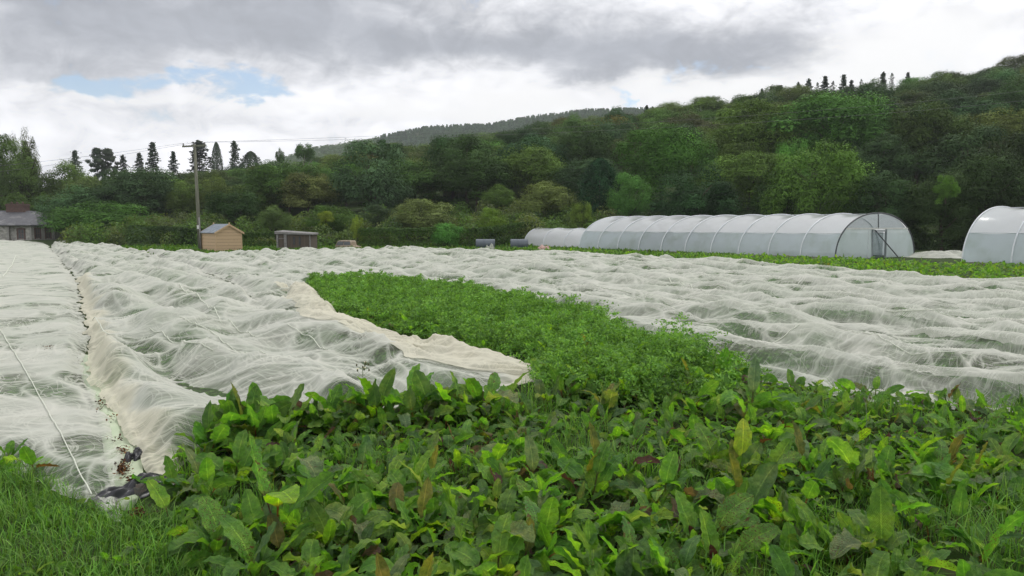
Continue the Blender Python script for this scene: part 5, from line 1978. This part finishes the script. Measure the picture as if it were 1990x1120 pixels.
# little round weeds in the grass
X, Y = scatter(GRASS_POLY, 1500, 9)
spots = [(a, b) for a, b in zip(X, Y) if perlin(a * 1.3, b * 1.3, 17) > .12][:150]
leafy_mass('weeds', spots, 'low broad-leaved weeds growing in the grass beside the tight net', 'weeds', 33, .085, (5, 9), [6, 8, 6, 3, 1, 2, 4, 0, 0, 0], .2)

X, Y = scatter(CARROT_POLY, 3000, 19)
leafy_mass('weeds', list(zip(X, Y))[:420], 'small broad-leaved weeds scattered through the carrot tops', 'weeds', 35, .15, (4, 8), [6, 10, 12, 3, 3, 6, 10, 1, 1, 0], .5, zfn=lambda x, y: float(land(x, y)) + .14)

# grass strips beyond the nets
STRIP = [P(x, y) for x, y in [(-100, 466), (110, 468), (240, 474), (300, 482), (400, 486), (520, 483), (640, 480), (820, 477), (900, 482), (1010, 485), (1130, 490), (1180, 494), (1350, 500), (1400, 503), (1130, 484), (1010, 476), (700, 473), (400, 474), (260, 470), (0, 462)]]
rng_ = np.random.default_rng(6)
n = 26000
Yb = rng_.uniform(44, 68, n); Ab = rng_.uniform(-.66, .30, n)
Xb = Yb * Ab
dC, _, _ = poly_dist(Xb, Yb, pC[::4]); dB, _, _ = poly_dist(Xb, Yb, pB[::4])
k = (dC < -.1) & (dB < -.1)
dA, _, _ = poly_dist(Xb, Yb, pA[::4]); k &= dA < -.1
k &= ~((Xb > at(392, 480, 55)[0]) & (Xb < at(470, 480, 58)[0]) & (Yb > 54.5) & (Yb < 60))
grass('grass', 'rough grass and weeds between the nets and the hedges', Xb[k], Yb[k], .10, .34, 7, .010, ((.05, .14, .018), (.09, .20, .022), (.12, .20, .04)))

# leafy crop in front of the polytunnels
CROP = [P(x, y) for x, y in [(1000, 487), (1130, 494), (1180, 500), (1350, 508), (1500, 518), (1650, 530), (1800, 545), (1990, 555), (2300, 576), (2300, 548), (2000, 520), (1790, 513), (1620, 507), (1400, 499), (1250, 495), (1130, 490), (1000, 485)]]
X, Y = scatter(CROP, 9000, 12, 0, .9)
print('CROP', len(X))
sel = np.random.default_rng(1).permutation(len(X))[:1500]
leafy_mass('leafy_crop', [(float(X[i]), float(Y[i])) for i in sel], 'broad-leaved green crop growing in front of the polytunnels', 'crop', 44, .22, (5, 8), [8, 14, 14, 4, 3, 8, 12, 1, 0, 0], .3)

# ------------------------------------------------------------------ flower stalks
M_STALK = simple_mat('stalk', (.16, .22, .10), (.22, .26, .14), 5, .7)
M_BUD = simple_mat('bud', (.10, .12, .05), (.16, .13, .08), 30, .8)
M_PETAL = simple_mat('petal', (.75, .68, .30), (.8, .78, .6), 30, .6)


def flower(px, py, top, Y_off, label, nb=9, seed=1, petals=2):
    x, y = P(px, py)
    r_ = random.Random(seed)
    H_ = at(px, top, y)[2]
    t = thing('flower_stalk', label, 'wildflower', (x, y, 0))
    mb = MB(); mb.tube([(0, 0, 0), (.01, .0, H_ * .5), (.0, .01, H_ * .9)], [.003, .0025, .0018], 6); mb.build('stem', M_STALK, t, True)
    for k in range(nb):
        z0 = H_ * r_.uniform(.72, .9); a_ = r_.uniform(0, 6.28); L = r_.uniform(.03, .07)
        e = Vector((math.cos(a_) * L, math.sin(a_) * L, z0 + r_.uniform(.02, .08)))
        mb = MB(); mb.tube([(0, 0, z0), tuple(e)], [.0015, .0012], 5)
        st = mb.build('branchlet', M_STALK, t, True)
        mb = MB(); mb.tube([e, e + Vector((0, 0, .006)), e + Vector((0, 0, .018)), e + Vector((0, 0, .024))], [.004, .008, .007, .002], 8); mb.build('bud', M_BUD, st, True)
        if k < petals:
            mb = MB()
            for j in range(12):
                b_ = j * math.pi / 6
                c = e + Vector((0, 0, .022))
                d1 = Vector((math.cos(b_), math.sin(b_), .35)); s1 = Vector((-math.sin(b_), math.cos(b_), 0))
                mb.add([c + s1 * .002, c + d1 * .014 + s1 * .004, c + d1 * .018, c + d1 * .014 - s1 * .004, c - s1 * .002], [(0, 1, 2, 3, 4)])
            mb.build('petals', M_PETAL, st)


flower(706, 838, 700, 0, 'wild stalk with clustered buds and a few pale yellow flowers before the net', 10, 3, 3)
flower(1680, 880, 770, 0, 'upright dark seed stalk standing in the weeds below the rippled net', 5, 5, 0)
